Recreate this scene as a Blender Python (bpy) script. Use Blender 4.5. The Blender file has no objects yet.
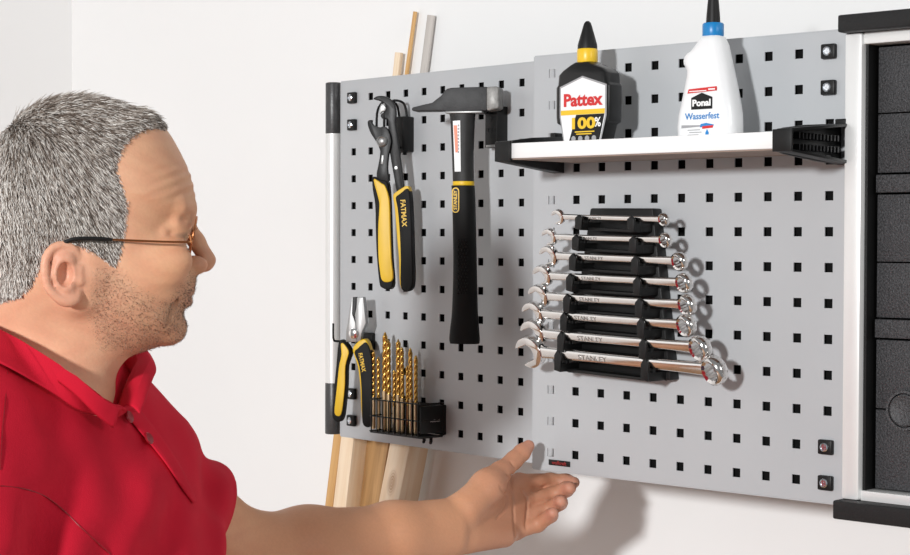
import bpy, bmesh, math, random
import numpy as np
from mathutils import Vector, Matrix
random.seed(7); rng = np.random.default_rng(7)
S = bpy.context.scene; COL = S.collection
# ------------------------------------------------------------------ camera
F, PT, RL, H = 1771.73, .02212, -.00308, 1.6
cam = bpy.data.objects.new('camera', bpy.data.cameras.new('camera')); COL.objects.link(cam)
cam.data.sensor_width = 36; cam.data.lens = F/910*36; cam.data.clip_start = .05
cam.matrix_world = Matrix.Translation((0, 0, H)) @ Matrix.Rotation(math.pi/2-PT, 4, 'X') @ Matrix.Rotation(-RL, 4, 'Z')
S.camera = cam
# ------------------------------------------------------------------ light
S.view_settings.view_transform = 'Standard'; S.view_settings.look = 'None'; S.view_settings.gamma = 1
S.view_settings.use_curve_mapping = False; S.view_settings.exposure = 0
w = bpy.data.worlds.new('room_light'); S.world = w; w.use_nodes = True
w.node_tree.nodes['Background'].inputs[0].default_value = (.975, .985, 1, 1); w.node_tree.nodes['Background'].inputs[1].default_value = .235
def area(name, loc, target, size, power, col=(1, 1, 1)):
    l = bpy.data.lights.new(name, 'AREA'); l.shape = 'DISK'; l.size = size; l.energy = power; l.color = col
    o = bpy.data.objects.new(name, l); COL.objects.link(o); o.location = loc
    o.rotation_euler = (Vector(target)-Vector(loc)).to_track_quat('-Z', 'Y').to_euler(); return o
TGT = Vector((.12, 2.1, 1.55))
area('key_softbox', TGT+Vector((-.46, -.88, .155)).normalized()*4.6, TGT, .34, 168, (.99, .995, 1))
area('added_fill_light', (3.6, -2.2, 2.9), (-1.0, 2.6, 1.4), 1.6, 55, (1, .995, .985))  # added fill, brightens the left wall and right-facing sides
# ------------------------------------------------------------------ frames
def ray(x, y):
    X = (x-455)/F; Z = (277.5-y)/F; c, s = math.cos(RL), math.sin(RL)
    X, Z = X*c+Z*s, -X*s+Z*c
    return Vector((X, math.cos(PT)+Z*math.sin(PT), -math.sin(PT)+Z*math.cos(PT)))
def at(x, y, Y):
    d = ray(x, y); return d*(Y/d.y)+Vector((0, 0, H))
class Frame:                     # a vertical plane: x along it, y into the wall, z up
    def __init__(s, o, yaw):
        s.o = Vector(o)+Vector((0, 0, H)); s.yaw = yaw
        s.d = Vector((math.cos(yaw), -math.sin(yaw), 0)); s.a = Vector((math.sin(yaw), math.cos(yaw), 0))
    def W(s, u, v, z): return s.o+s.d*u+s.a*v+Vector((0, 0, z))
R = Frame((.11589, 2.13161, .19818), .74517)
L = Frame((-.14369, 2.50549, .1976), .8426)
PITCH = .038
# ------------------------------------------------------------------ materials
def nt(name):
    m = bpy.data.materials.new(name); m.use_nodes = True; return m, m.node_tree.nodes, m.node_tree.links, m.node_tree.nodes['Principled BSDF']
def mat(name, col, rough=.5, metal=0, var=.06, scale=30, bump=0, bscale=400, coat=0, stretch=None, spec=.5):
    m, N, K, P = nt(name)
    P.inputs['Roughness'].default_value = rough; P.inputs['Metallic'].default_value = metal; P.inputs['Coat Weight'].default_value = coat
    P.inputs['Specular IOR Level'].default_value = spec
    tc = N.new('ShaderNodeTexCoord'); src = tc.outputs['Object']
    if stretch:
        mp = N.new('ShaderNodeMapping'); mp.inputs['Scale'].default_value = stretch; K.new(src, mp.inputs[0]); src = mp.outputs[0]
    n = N.new('ShaderNodeTexNoise'); n.inputs['Scale'].default_value = scale; n.inputs['Detail'].default_value = 5; K.new(src, n.inputs['Vector'])
    r = N.new('ShaderNodeValToRGB'); r.color_ramp.elements[0].position = .3; r.color_ramp.elements[1].position = .7
    r.color_ramp.elements[0].color = [max(0, c*(1-var)) for c in col]+[1]; r.color_ramp.elements[1].color = [min(1, c*(1+var)) for c in col]+[1]
    K.new(n.outputs['Fac'], r.inputs[0]); K.new(r.outputs[0], P.inputs['Base Color'])
    if bump:
        b = N.new('ShaderNodeTexNoise'); b.inputs['Scale'].default_value = bscale; b.inputs['Detail'].default_value = 3; K.new(src, b.inputs['Vector'])
        bn = N.new('ShaderNodeBump'); bn.inputs['Strength'].default_value = bump; bn.inputs['Distance'].default_value = .001
        K.new(b.outputs['Fac'], bn.inputs['Height']); K.new(bn.outputs[0], P.inputs['Normal'])
    return m
def wood(name, a, b, rough=.55, knot=None):
    m, N, K, P = nt(name); P.inputs['Roughness'].default_value = rough
    tc = N.new('ShaderNodeTexCoord'); mp = N.new('ShaderNodeMapping'); mp.inputs['Scale'].default_value = (1, 1, .05); K.new(tc.outputs['Object'], mp.inputs[0])
    n = N.new('ShaderNodeTexNoise'); n.inputs['Scale'].default_value = 90; n.inputs['Detail'].default_value = 6; n.inputs['Distortion'].default_value = .6; K.new(mp.outputs[0], n.inputs['Vector'])
    r = N.new('ShaderNodeValToRGB'); r.color_ramp.elements[0].position = .35; r.color_ramp.elements[1].position = .65
    r.color_ramp.elements[0].color = list(a)+[1]; r.color_ramp.elements[1].color = list(b)+[1]; K.new(n.outputs['Fac'], r.inputs[0])
    out = r.outputs[0]
    if knot:
        mk = N.new('ShaderNodeMapping'); mk.inputs['Location'].default_value = [-c*s for c, s in zip(knot, (1, .01, .45))]; mk.inputs['Scale'].default_value = (1, .01, .45); K.new(tc.outputs['Object'], mk.inputs[0])
        g = N.new('ShaderNodeVectorMath'); g.operation = 'LENGTH'; K.new(mk.outputs[0], g.inputs[0])
        wv = N.new('ShaderNodeMath'); wv.operation = 'SINE'; ml = N.new('ShaderNodeMath'); ml.operation = 'MULTIPLY'; ml.inputs[1].default_value = 3200; K.new(g.outputs['Value'], ml.inputs[0]); K.new(ml.outputs[0], wv.inputs[0])
        kr = N.new('ShaderNodeMapRange'); kr.inputs[1].default_value = .004; kr.inputs[2].default_value = .0105; kr.inputs[3].default_value = .75; kr.inputs[4].default_value = 0; K.new(g.outputs['Value'], kr.inputs[0])
        rg = N.new('ShaderNodeMapRange'); rg.inputs[1].default_value = -1; rg.inputs[3].default_value = .45; K.new(wv.outputs[0], rg.inputs[0])
        mm = N.new('ShaderNodeMath'); mm.operation = 'MULTIPLY'; K.new(kr.outputs[0], mm.inputs[0]); K.new(rg.outputs[0], mm.inputs[1])
        mx = N.new('ShaderNodeMix'); mx.data_type = 'RGBA'; K.new(mm.outputs[0], mx.inputs[0]); K.new(out, mx.inputs[6]); mx.inputs[7].default_value = (.30, .12, .035, 1); out = mx.outputs[2]
    K.new(out, P.inputs['Base Color']); return m
def vcol(name, rough, sss=0, bump=0, bscale=300, spec=.4):
    m, N, K, P = nt(name); P.inputs['Roughness'].default_value = rough; P.inputs['Specular IOR Level'].default_value = spec
    a = N.new('ShaderNodeAttribute'); a.attribute_name = 'tone'; K.new(a.outputs['Color'], P.inputs['Base Color'])
    if sss:
        P.inputs['Subsurface Weight'].default_value = sss; P.inputs['Subsurface Radius'].default_value = (1, .35, .2); P.inputs['Subsurface Scale'].default_value = .004
    if bump:
        tc = N.new('ShaderNodeTexCoord'); b = N.new('ShaderNodeTexNoise'); b.inputs['Scale'].default_value = bscale; b.inputs['Detail'].default_value = 4; K.new(tc.outputs['Object'], b.inputs['Vector'])
        bn = N.new('ShaderNodeBump'); bn.inputs['Strength'].default_value = bump; bn.inputs['Distance'].default_value = .001; K.new(b.outputs['Fac'], bn.inputs['Height']); K.new(bn.outputs[0], P.inputs['Normal'])
    return m
def glass(name):
    m, N, K, P = nt(name); P.inputs['Roughness'].default_value = .02; P.inputs['Transmission Weight'].default_value = 1; P.inputs['IOR'].default_value = 1.05
    P.inputs['Base Color'].default_value = (.97, .97, .97, 1); return m
M = dict(
 wall=mat('white_wall_paint', (.86, .86, .855), .75, var=.012, scale=3, bump=.05, bscale=250),
 side=mat('white_wall_paint_side', (.86, .86, .855), .75, var=.012, scale=3),
 floor=mat('brown_wood_floor', (.34, .19, .10), .5, var=.25, scale=9, stretch=(1, .15, 1)),  # unseen floor, made brown to give the chrome coppery reflections
 sheet=mat('grey_powder_coat', (.455, .47, .485), .42, var=.02, scale=8, bump=.04, bscale=900),
 black=mat('black_backing', (.005, .005, .005), .85, spec=.15, var=.1),
 plastic=mat('black_plastic', (.007, .007, .007), .45, spec=.3, var=.15, bump=.08, bscale=700),
 dplastic=mat('dark_textured_plastic', (.046, .046, .049), .5, var=.6, scale=520, bump=1, bscale=480),
 bar=mat('charcoal_plastic_bar', (.015, .015, .0155), .5, spec=.3, var=.15, scale=300, bump=.25, bscale=600),
 cap=mat('satin_black_plastic', (.040, .040, .041), .38, var=.2, scale=200, bump=.2, spec=.6),
 alu=mat('white_anodised_aluminium', (.80, .80, .79), .38, .25, var=.02, scale=20),
 shelf=mat('white_laminate', (.88, .88, .87), .35, var=.01),
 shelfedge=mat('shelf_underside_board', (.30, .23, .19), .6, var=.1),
 chrome=mat('polished_chrome', (.80, .78, .76), .14, 1, var=.03, scale=60),
 zinc=mat('zinc_screw', (.75, .78, .82), .25, 1, var=.05),
 steel=mat('brushed_steel', (.36, .36, .355), .42, .9, var=.1, scale=120, stretch=(1, 1, .2)),
 dsteel=mat('black_oxide_steel', (.011, .011, .0113), .42, 0, var=.25, scale=90, bump=.1, spec=.35),
 hammer=mat('forged_dark_steel', (.026, .026, .027), .5, .05, spec=.35, var=.35, scale=70, bump=.25, bscale=500),
 face=mat('ground_hammer_face', (.24, .235, .225), .5, .5, var=.25, scale=160, bump=.2),
 yellow=mat('yellow_grip', (.80, .50, .012), .45, var=.05),
 grip=mat('black_rubber_grip', (.008, .008, .008), .6, spec=.2, var=.12, bump=.15, bscale=600),
 handle=mat('dark_grey_handle', (.027, .0265, .026), .5, spec=.25, var=.12, scale=90, bump=.2),
 white=mat('white_print', (.85, .85, .85), .4, var=.01),
 bwhite=mat('white_bottle_plastic', (.84, .845, .85), .32, var=.01, coat=.2),
 bblack=mat('black_bottle_plastic', (.009, .009, .009), .30, spec=.4, var=.05),
 dimred=mat('dim_red_print', (.30, .02, .02), .5, var=.03),
 red=mat('red_print', (.62, .02, .02), .4, var=.03),
 orange=mat('orange_print', (.80, .13, .02), .4, var=.03),
 blue=mat('blue_print', (.01, .21, .55), .4, var=.03),
 bcap=mat('blue_cap', (.006, .20, .50), .35, var=.04),
 ycap=mat('yellow_cap', (.82, .52, .02), .35, var=.03),
 ink=mat('black_ink', (.007, .007, .007), .5, spec=.3, var=.05),
 grey=mat('grey_print', (.33, .33, .34), .5, var=.03),
 gold=mat('titanium_gold', (.62, .36, .09), .24, 1, var=.18, scale=160),
 shank=mat('dull_gold_shank', (.56, .42, .25), .32, 1, var=.15, scale=120),
 wire=mat('black_wire', (.007, .007, .007), .45, spec=.3, var=.1),
 pine=wood('pale_pine', (.80, .60, .40), (.90, .74, .55)),
 pknot=wood('pale_pine_with_knot', (.80, .58, .38), (.90, .74, .56), knot=(-.001, 0, 1.268)),
 amber=wood('golden_batten', (.50, .26, .08), (.70, .42, .17)),
 brown=wood('brown_board', (.30, .16, .06), (.50, .29, .12)),
 gwood=wood('grey_painted_moulding', (.50, .46, .43), (.58, .54, .50)),
 skin=vcol('skin', .52, .12, .25, 260), hair=vcol('hair_strands', .45, 0, 0, spec=.3),
 shirt=mat('red_pique_cotton', (.57, .009, .030), .85, var=.09, scale=14, bump=.35, bscale=1100, spec=.2),
 button=mat('red_button', (.28, .004, .012), .35, var=.05), thread=mat('white_thread', (.8, .78, .75), .7),
 copper=mat('copper_wire_frame', (.50, .20, .08), .25, 1, var=.05), glass=glass('clear_lens'),
 denim=mat('dark_blue_denim', (.03, .045, .09), .85, var=.2, scale=60), leather=mat('brown_leather', (.07, .035, .018), .45, var=.2))
# ------------------------------------------------------------------ mesh helpers
def prop(o, label=None, cat=None, group=None, kind=None):
    for k, v in (('label', label), ('category', cat), ('group', group), ('kind', kind)):
        if v: o[k] = v
    return o
def thing(name, loc, yaw, label, cat, group=None):
    o = bpy.data.objects.new(name, None); COL.objects.link(o); o.empty_display_size = .02
    o.location = loc; o.rotation_euler = (0, 0, -yaw); return prop(o, label, cat, group)
class MB:
    def __init__(s): s.v = []; s.f = []; s.m = []; s.mi = 0
    def add(s, v, f, T=None):
        b = len(s.v); s.v += [tuple(T @ Vector(p)) if T else tuple(p) for p in v]; s.f += [tuple(i+b for i in q) for q in f]; s.m += [s.mi]*len(f); return s
    def box(s, x0, x1, y0, y1, z0, z1, T=None):
        v = [(x, y, z) for x in (x0, x1) for y in (y0, y1) for z in (z0, z1)]
        return s.add(v, [(0, 1, 3, 2), (4, 6, 7, 5), (0, 4, 5, 1), (2, 3, 7, 6), (0, 2, 6, 4), (1, 5, 7, 3)], T)
    def loft(s, rings, T=None, cap=True, closed=True):
        n = len(rings[0]); v = [p for r in rings for p in r]; f = []
        for i in range(len(rings)-1):
            for j in range(n if closed else n-1):
                k = (j+1) % n; f.append((i*n+j, i*n+k, (i+1)*n+k, (i+1)*n+j))
        if cap: f += [tuple(range(n))[::-1], tuple((len(rings)-1)*n+j for j in range(n))]
        return s.add(v, f, T)
    def lathe(s, prof, seg=24, T=None, cap=True):      # prof (r, z) about z
        return s.loft([[(r*math.cos(2*math.pi*k/seg), r*math.sin(2*math.pi*k/seg), z) for k in range(seg)] for r, z in prof], T, cap)
    def prism(s, pts, y0, y1, T=None):                 # outline in xz
        return s.loft([[(x, y0, z) for x, z in pts], [(x, y1, z) for x, z in pts]], T)
    def tube(s, path, r, seg=10, T=None, closed=False):
        P = [Vector(p) for p in path]; n = len(P); rr = r if isinstance(r, (list, tuple)) else [r]*n; rings = []; u = None
        for i in range(n):
            a = P[(i-1) % n] if closed or i else P[0]; b = P[(i+1) % n] if closed or i < n-1 else P[-1]
            t = (b-a).normalized()
            if u is None: u = t.orthogonal().normalized()
            u = (u-t*u.dot(t)).normalized(); w_ = t.cross(u)
            rings.append([tuple(P[i]+(u*math.cos(2*math.pi*k/seg)+w_*math.sin(2*math.pi*k/seg))*rr[i]) for k in range(seg)])
        if closed: rings.append(rings[0])
        return s.loft(rings, T, cap=not closed)
    def build(s, name, m, parent=None, bevel=0, seg=2, angle=35, label=None, smooth=True):
        me = bpy.data.meshes.new(name); me.from_pydata(s.v, [], s.f)
        for q in (m if isinstance(m, (list, tuple)) else [m]): me.materials.append(q)
        me.polygons.foreach_set('material_index', s.m)
        bm = bmesh.new(); bm.from_mesh(me); bmesh.ops.remove_doubles(bm, verts=bm.verts, dist=1e-6); bmesh.ops.recalc_face_normals(bm, faces=bm.faces)
        if bevel:
            E = [e for e in bm.edges if len(e.link_faces) == 2 and e.calc_face_angle(0) > math.radians(angle)]
            bmesh.ops.bevel(bm, geom=E, offset=bevel, segments=seg, profile=.5, affect='EDGES', clamp_overlap=True)
        bm.to_mesh(me); bm.free()
        if smooth: me.shade_smooth(); me.set_sharp_from_angle(angle=math.radians(40))
        o = bpy.data.objects.new(name, me); COL.objects.link(o); o.parent = parent
        if label: o['label'] = label
        return o
def rot(axis, deg): return Matrix.Rotation(math.radians(deg), 4, axis)
def tr(*p): return Matrix.Translation(p)
def smooth_closed(pts, n=4, closed=True):               # Catmull-Rom through an outline
    P = [Vector((*p, 0)) if len(p) == 2 else Vector(p) for p in pts]; out = []; N = len(P)
    for i in range(N if closed else N-1):
        g = (lambda k: P[k % N]) if closed else (lambda k: P[min(max(k, 0), N-1)])
        a, b, c, d = g(i-1), g(i), g(i+1), g(i+2)
        for k in range(n):
            t = k/n; out.append(.5*((2*b)+(c-a)*t+(2*a-5*b+4*c-d)*t*t+(3*b-a-3*c+d)*t**3))
    if not closed: out.append(P[-1])
    return [tuple(p)[:len(pts[0])] for p in out]
def lettering(text, size, m, parent, T, bold=.0, depth=.0001, name='lettering', width=None):
    c = bpy.data.curves.new(name, 'FONT'); c.body = text; c.size = size; c.offset = bold; c.extrude = depth; c.align_x = 'CENTER'; c.align_y = 'CENTER'; c.resolution_u = 3
    o = bpy.data.objects.new(name, c); COL.objects.link(o); dg = bpy.context.evaluated_depsgraph_get(); dg.update()
    me = bpy.data.meshes.new_from_object(o.evaluated_get(dg)); COL.objects.unlink(o); bpy.data.objects.remove(o)
    if width:
        xs = [v.co.x for v in me.vertices]; k = width/max(1e-6, max(xs)-min(xs)); me.transform(Matrix.Diagonal((k, 1, 1, 1)))
    me.transform(T @ rot('X', 90)); me.materials.clear(); me.materials.append(m)
    o = bpy.data.objects.new(name, me); COL.objects.link(o); o.parent = parent; return o
def struct(name, mb, m, loc=(0, 0, 0), yaw=0):
    o = mb.build(name, m); o.location = loc; o.rotation_euler = (0, 0, -yaw); o['kind'] = 'structure'; return o
# ------------------------------------------------------------------ the room
WD, UC = .25, -1.335                                     # wall behind the boards, the corner along it
zb = -R.o.z
struct('wall_back', MB().box(UC, 1.6, WD, WD+.1, zb, 1.1), M['wall'], R.o, R.yaw)
struct('wall_left', MB().box(UC-.1, UC, -4.2, WD+.1, zb, 1.1), M['side'], R.o, R.yaw)
struct('floor', MB().box(UC, 1.6, -4.2, WD, zb-.05, zb), M['floor'], R.o, R.yaw)
# ------------------------------------------------------------------ perforated boards
def sheet_mesh(x0, x1, z0, z1, cols, rows, hole=.0100, t=.0015, lip=.014):
    hs = hole/2; X = sorted({x0, x1} | {c*PITCH+s*hs for c in range(cols) for s in (-1, 1)}); Z = sorted({z0, z1} | {-r*PITCH+s*hs for r in range(rows) for s in (-1, 1)})
    X = [x for x in X if x0 <= x <= x1]
    ish = lambda i, j: 0 <= i < len(X)-1 and 0 <= j < len(Z)-1 and abs((X[i]+X[i+1])/2/PITCH-round((X[i]+X[i+1])/2/PITCH)) < .02 and X[i+1]-X[i] < hole*1.05 and Z[j+1]-Z[j] < hole*1.05 and abs((Z[j]+Z[j+1])/2/PITCH-round((Z[j]+Z[j+1])/2/PITCH)) < .02
    b = MB(); nx, nz = len(X), len(Z); b.v = [(x, y, z) for y in (0, t) for z in Z for x in X]; I = lambda i, j, k: k*nx*nz+j*nx+i
    def q(*a): b.f.append(a); b.m.append(0)
    for j in range(nz-1):
        for i in range(nx-1):
            if ish(i, j):
                q(I(i, j, 0), I(i+1, j, 0), I(i+1, j, 1), I(i, j, 1)); q(I(i, j+1, 0), I(i+1, j+1, 0), I(i+1, j+1, 1), I(i, j+1, 1))
                q(I(i, j, 0), I(i, j+1, 0), I(i, j+1, 1), I(i, j, 1)); q(I(i+1, j, 0), I(i+1, j+1, 0), I(i+1, j+1, 1), I(i+1, j, 1))
            else:
                q(I(i, j, 0), I(i+1, j, 0), I(i+1, j+1, 0), I(i, j+1, 0)); q(I(i, j, 1), I(i, j+1, 1), I(i+1, j+1, 1), I(i+1, j, 1))
    b.box(x0, x1, 0, lip, z1-.0002, z1+.0013); b.box(x0, x1, 0, lip, z0-.0013, z0+.0002); b.box(x0-.0013, x0+.0002, 0, lip, z0, z1); b.box(x1-.0002, x1+.0013, 0, lip, z0, z1)
    return b
def clip(parent, u, z):
    c = MB().box(-.0085, .0085, -.006, 0, -.0078, .0078, tr(u, 0, z)).build('clip', M['plastic'], parent, .0015)
    s = MB(); s.lathe([(.0001, .0), (.0048, 0), (.0048, .0012), (.0036, .0022), (.0034, .0012), (.0001, .0012)], 20, tr(u, -.006, z) @ rot('X', 90))
    s.box(-.003, .003, -.0016, -.0011, -.0006, .0006, tr(u, -.006, z)).box(-.0006, .0006, -.0016, -.0011, -.003, .003, tr(u, -.006, z))
    s.build('screw', M['zinc'], c, label='bright zinc cross-head screw')
lp = thing('perforated_tool_board', L.o, L.yaw, 'grey perforated tool board with a white upright post, holding hammer and pliers', 'tool board')
sheet_mesh(-.0290, .3985, -.4800, .0240, 11, 13).build('perforated_sheet', M['sheet'], lp, smooth=False)
MB().box(-.024, .36, .006, .008, -.470, .016).build('backing_sheet', M['black'], lp)
pc = [(.0112*math.cos(a), .0112*math.sin(a)) for a in np.linspace(0, 2*math.pi, 28, endpoint=False)]
p = MB().loft([[(-.0475+x, .001+y, z) for x, y in pc] for z in (-.4056, -.0484)]).build('post', M['alu'], lp, label='white aluminium upright tube')
for z0, z1 in ((-.0490, .0245), (-.4790, -.4050)):
    MB().loft([[(-.0475+x*1.03, .001+y*1.03, z) for x, y in pc] for z in (z0, z1)]).build('end_cap', M['cap'], lp, .0015, label='black plastic sleeve on the post')
for r in (0, 1, 11, 12): clip(lp, 0, -r*PITCH)
rp = thing('perforated_tool_board', R.o, R.yaw, 'grey perforated tool board carrying the white shelf and the spanner rack', 'tool board')
sheet_mesh(-.0275, .3985, -.4775, .0215, 11, 13).build('perforated_sheet', M['sheet'], rp, smooth=False)
MB().box(.012, .395, .006, .008, -.470, .016).build('backing_sheet', M['black'], rp)
for r in (0, 1, 11, 12): clip(rp, 10*PITCH, -r*PITCH)
tg = MB().box(-.0165, .0165, -.0012, 0, -.0034, .0034, tr(.0143, 0, -.4677)).build('name_tag', M['ink'], rp, .0005, label='black tag with red lettering')
lettering('wolfcraft', .0062, M['dimred'], tg, tr(.0143, -.0014, -.4677), .0001)
# ------------------------------------------------------------------ cabinet
cb = thing('tool_cabinet', R.W(.4, 0, -.24), R.yaw, 'aluminium framed tool cabinet with black top and bottom bars and black case inside', 'cabinet')
def zc(z): return z+.24
x1 = .52
MB().box(.0058, x1, -.030, .20, zc(.0155), zc(.0335)).build('top_bar', M['bar'], cb, .002, label='black plastic bar')
MB().box(.0044, x1, -.030, .20, zc(-.4885), zc(-.4690)).build('bottom_bar', M['bar'], cb, .002, label='black plastic bar')
MB().box(.0062, .0265, -.016, .02, zc(-.4690), zc(.0155)).build('frame_upright', M['alu'], cb, .003)
MB().box(.0265, x1, -.012, .02, zc(.0035), zc(.0155)).build('top_rail', M['alu'], cb, .001)
MB().box(.0265, x1, -.012, .02, zc(-.4690), zc(-.4585)).build('bottom_rail', M['alu'], cb, .001)
MB().box(.004, x1, .018, WD, zc(-.4690), zc(.0155)).build('carcass', M['black'], cb)
MB().box(.0268, .0300, -.008, .02, zc(-.4585), zc(.0035)).build('seal_strip', M['plastic'], cb)
ins = MB()
edges = [(.001, -.0670), (-.0682, -.1290), (-.1310, -.1495), (-.1515, -.2210), (-.2223, -.2790), (-.2808, -.3000), (-.3022, -.3735), (-.3750, -.4570)]
for i, (a, b) in enumerate(edges):
    d = .0035 if i in (2, 5) else 0
    ins.box(.0335, x1, .006-d, .020, zc(b), zc(a))
ci = ins.build('case_insert', M['dplastic'], cb, .0008, label='black grained plastic case')
k = MB(); T = tr(.0690, .0045, zc(-.3735)) @ rot('X', 90)
k.lathe([(.0205, 0), (.0205, .004), (.0180, .004), (.0180, .0005)], 40, T, cap=False); k.lathe([(.0001, .001), (.0165, .001), (.0165, .0045), (.0150, .0052), (.0125, .0040), (.0001, .0040)], 40, T, cap=False)
k.build('latch_knob', M['dplastic'], cb)
for x, z in ((.0225, .0335), (.0225, -.4885)):
    MB().lathe([(.0001, -.002), (.0038, -.002), (.0038, .001), (.002, .002), (.0001, .002)], 16, tr(x, -.012, zc(z))).build('bolt', M['zinc'], cb)
# ------------------------------------------------------------------ timbers leaning on the wall
def timber(name, m, u0, z0, u1, z1, n0, n1, wid, dep, label, cat='timber', ext0=True, m_side=None):
    # front face centre goes from (u0,z0) to (u1,z1) at standoff n0,n1 in front of the wall
    a = Vector((u0, WD-n0, z0)); b = Vector((u1, WD-n1, z1)); d = (b-a)
    base = a+d*((zb+.004-a.z)/d.z) if ext0 else a
    d = (b-base); ln = d.length; t = d.normalized(); y = Vector((0, 1, 0)); x = t.cross(y)*-1; x.normalize(); x = -x if x.x < 0 else x; y = t.cross(x).normalized()
    o = MB().box(-wid/2, wid/2, 0, dep, 0, ln).build(name, m, None, .0008)
    Mx = Matrix((x, y, t)).transposed().to_4x4(); Mx.translation = base
    o.matrix_world = Matrix.Translation(R.o) @ Matrix.Rotation(-R.yaw, 4, 'Z') @ Mx
    return prop(o, label, cat, 'timber offcuts leaning behind the board')
def tb(x, y, n):                   # a point n in front of the wall, given by where the photograph shows it
    r = ray(x, y); c = Vector((0, 0, H)); q = R.o+R.a*(WD-n); p_ = c+r*((q-c).dot(R.a)/r.dot(R.a))-R.o; return p_.dot(R.d), p_.z
def lean(name, m, p0, n0, p1, n1, wid, dep, label, cat):
    (u0, z0), (u1, z1) = tb(*p0, n0), tb(*p1, n1); timber(name, m, u0, z0, u1, z1, n0, n1, wid, dep, label, cat)
lean('batten', M['amber'], (328.5, 507), .062, (337.3, 434), .058, .016, .012, 'thin golden batten at the outer edge of the timbers under the board', 'batten')
lean('timber', M['pine'], (339.3, 507), .070, (380, 150), .044, .027, .030, 'pale square timber under the board, next to the golden batten', 'timber')
lean('board', M['brown'], (366, 507), .040, (376, 439), .036, .052, .016, 'brown flat board between the two pale timbers', 'board')
lean('timber', M['pknot'], (387.4, 508), .072, (400, 443), .066, .0385, .042, 'pale timber with a round dark knot, under the board', 'timber')
lean('batten', M['pine'], (349, 507), .030, (397.5, 52.3), .014, .0115, .007, 'short pale batten just showing above the board edge beside the slim orange one', 'batten')
lean('batten', M['amber'], (346, 507), .014, (414.4, 11.4), .009, .0058, .004, 'slim orange batten, the tallest strip above the board edge', 'batten')
lean('moulding', M['gwood'], (367, 507), .014, (430.2, 15), .010, .0125, .005, 'grey painted moulding strip poking up above the board beside slim batten', 'moulding')
# ------------------------------------------------------------------ shelf and bottles
sh = thing('shelf', R.W(.2145, -.06, -.09), R.yaw, 'white shelf board on two black plastic brackets carrying two glue bottles', 'shelf')
MB().box(-.176, .176, -.060, .055, -.0172, .0).build('shelf_board', M['shelf'], sh, .0008)
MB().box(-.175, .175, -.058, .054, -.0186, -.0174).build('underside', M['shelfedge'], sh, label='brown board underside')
def bracket(sgn):
    X = lambda x: sgn*x
    b = MB()
    # front block and tapered cheek reaching back to the board; the outer bracket of the pair splays towards the board
    sp_ = .018 if sgn < 0 else 0
    sh_ = lambda x, y: X(x+sp_*(y+.064)/.1235)
    cheek = [(-.064, -.004), (-.052, .004), (-.010, .009), (.058, .0135), (.0595, .010), (.0595, -.028), (.052, -.0295), (.010, -.0275), (-.050, -.0225), (-.064, -.0195)]
    x0, x1_ = (.1765, .1800)
    b.loft([[(sh_(x0, y), y, z) for y, z in cheek], [(sh_(x1_, y), y, z) for y, z in cheek]])
    xa, xb = sorted((X(.174), X(.1965)))
    b.box(xa, xb, -.0645, -.0610, -.0205, .002)
    def wing(c, d, za, zb_, zc_, zd):
        f = [sh_(x, -.064) for x in (c, d)]; g_ = [sh_(x, .0595) for x in (c, d)]
        b.loft([[(f[0], -.064, za), (f[1], -.064, za), (f[1], -.064, zb_), (f[0], -.064, zb_)], [(g_[0], .0595, zc_), (g_[1], .0595, zc_), (g_[1], .0595, zd), (g_[0], .0595, zd)]])
    wing(.1765, .1955, -.0205, -.0180, -.030, -.0265); wing(.1790, .1955, -.001, .0025, .0105, .0135)
    bk = b.build('bracket', M['plastic'], sh, .0008)
    t = MB()
    e0, e1 = sorted((X(.181), X(.1905)))
    for row in (-.0035, -.0150):
        for i in range(12): t.box(e0, e1, -.040+i*.0068, -.0382+i*.0068, row-.003, row+.003)
    for i in range(3): t.box(e0, e1, -.012+i*.012, -.004+i*.012, -.0235, -.0215)
    if sgn > 0: t.build('rib', M['dsteel'], bk)
    e0, e1 = sorted((X(.1810), X(.1945)))
    if sgn < 0: e0, e1 = -.2045, -.1965
    MB().box(e0, e1, .044, .058, .010, .0175).build('latch', M['plastic'], bk, .001)
    return bk
bracket(-1); bracket(1)
def rrect(hw, hd, n=5, cx=0, cy=0, r=.35, z=0, hwl=None):
    r = min(hw, hd)*r*2; pts = []
    for sx, sy, a0 in ((1, 1, 0), (-1, 1, 90), (-1, -1, 180), (1, -1, 270)):
        for k in range(n+1):
            a = math.radians(a0+90*k/n); pts.append((cx+sx*(hw-r)+r*math.cos(a), cy+sy*(hd-r)+r*math.sin(a), z))
    return pts
def plate(name, pts, m, parent, y, t=.0003, T=None): return MB().prism(pts, y-t, y, T).build(name, m, parent)
BZ = -.0898
pb = thing('glue_bottle', R.W(.1055, -.058, BZ), R.yaw, 'black glue bottle with pointed cap, yellow collar and white pentagon label', 'bottle')
b = MB(); secs = [(0, .0262, .0135), (.003, .0275, .0150), (.021, .0325, .0155), (.0235, .0375, .0155), (.030, .0385, .0155), (.064, .0388, .0155), (.067, .0362, .0155), (.078, .0352, .0152), (.083, .0300, .0145), (.0890, .0170, .0130), (.0920, .0115, .0110)]
b.loft([rrect(hw, hd, 4, cx=-.003-(.0027 if z > .088 else 0), z=z, r=.22) for z, hw, hd in secs]); b.build('bottle_body', M['bblack'], pb, .0008, label='black plastic')
MB().lathe([(.0112, .0915), (.0118, .093), (.0118, .1060), (.0110, .1075)], 28, tr(-.0057, 0, 0)).build('collar', M['ycap'], pb, .0004, label='yellow collar')
cp = MB()
cp.loft([[(-.0057+(r*(1+.05*(k % 2)))*math.cos(2*math.pi*k/32), (r*(1+.05*(k % 2)))*math.sin(2*math.pi*k/32), z) for k in range(32)] for r, z in ((.0108, .1075), (.0106, .112), (.0082, .121), (.0048, .1335), (.0036, .137), (.0016, .139))]).build('cap', M['ink'], pb, label='black pointed cap')
yl = -.0157
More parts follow.
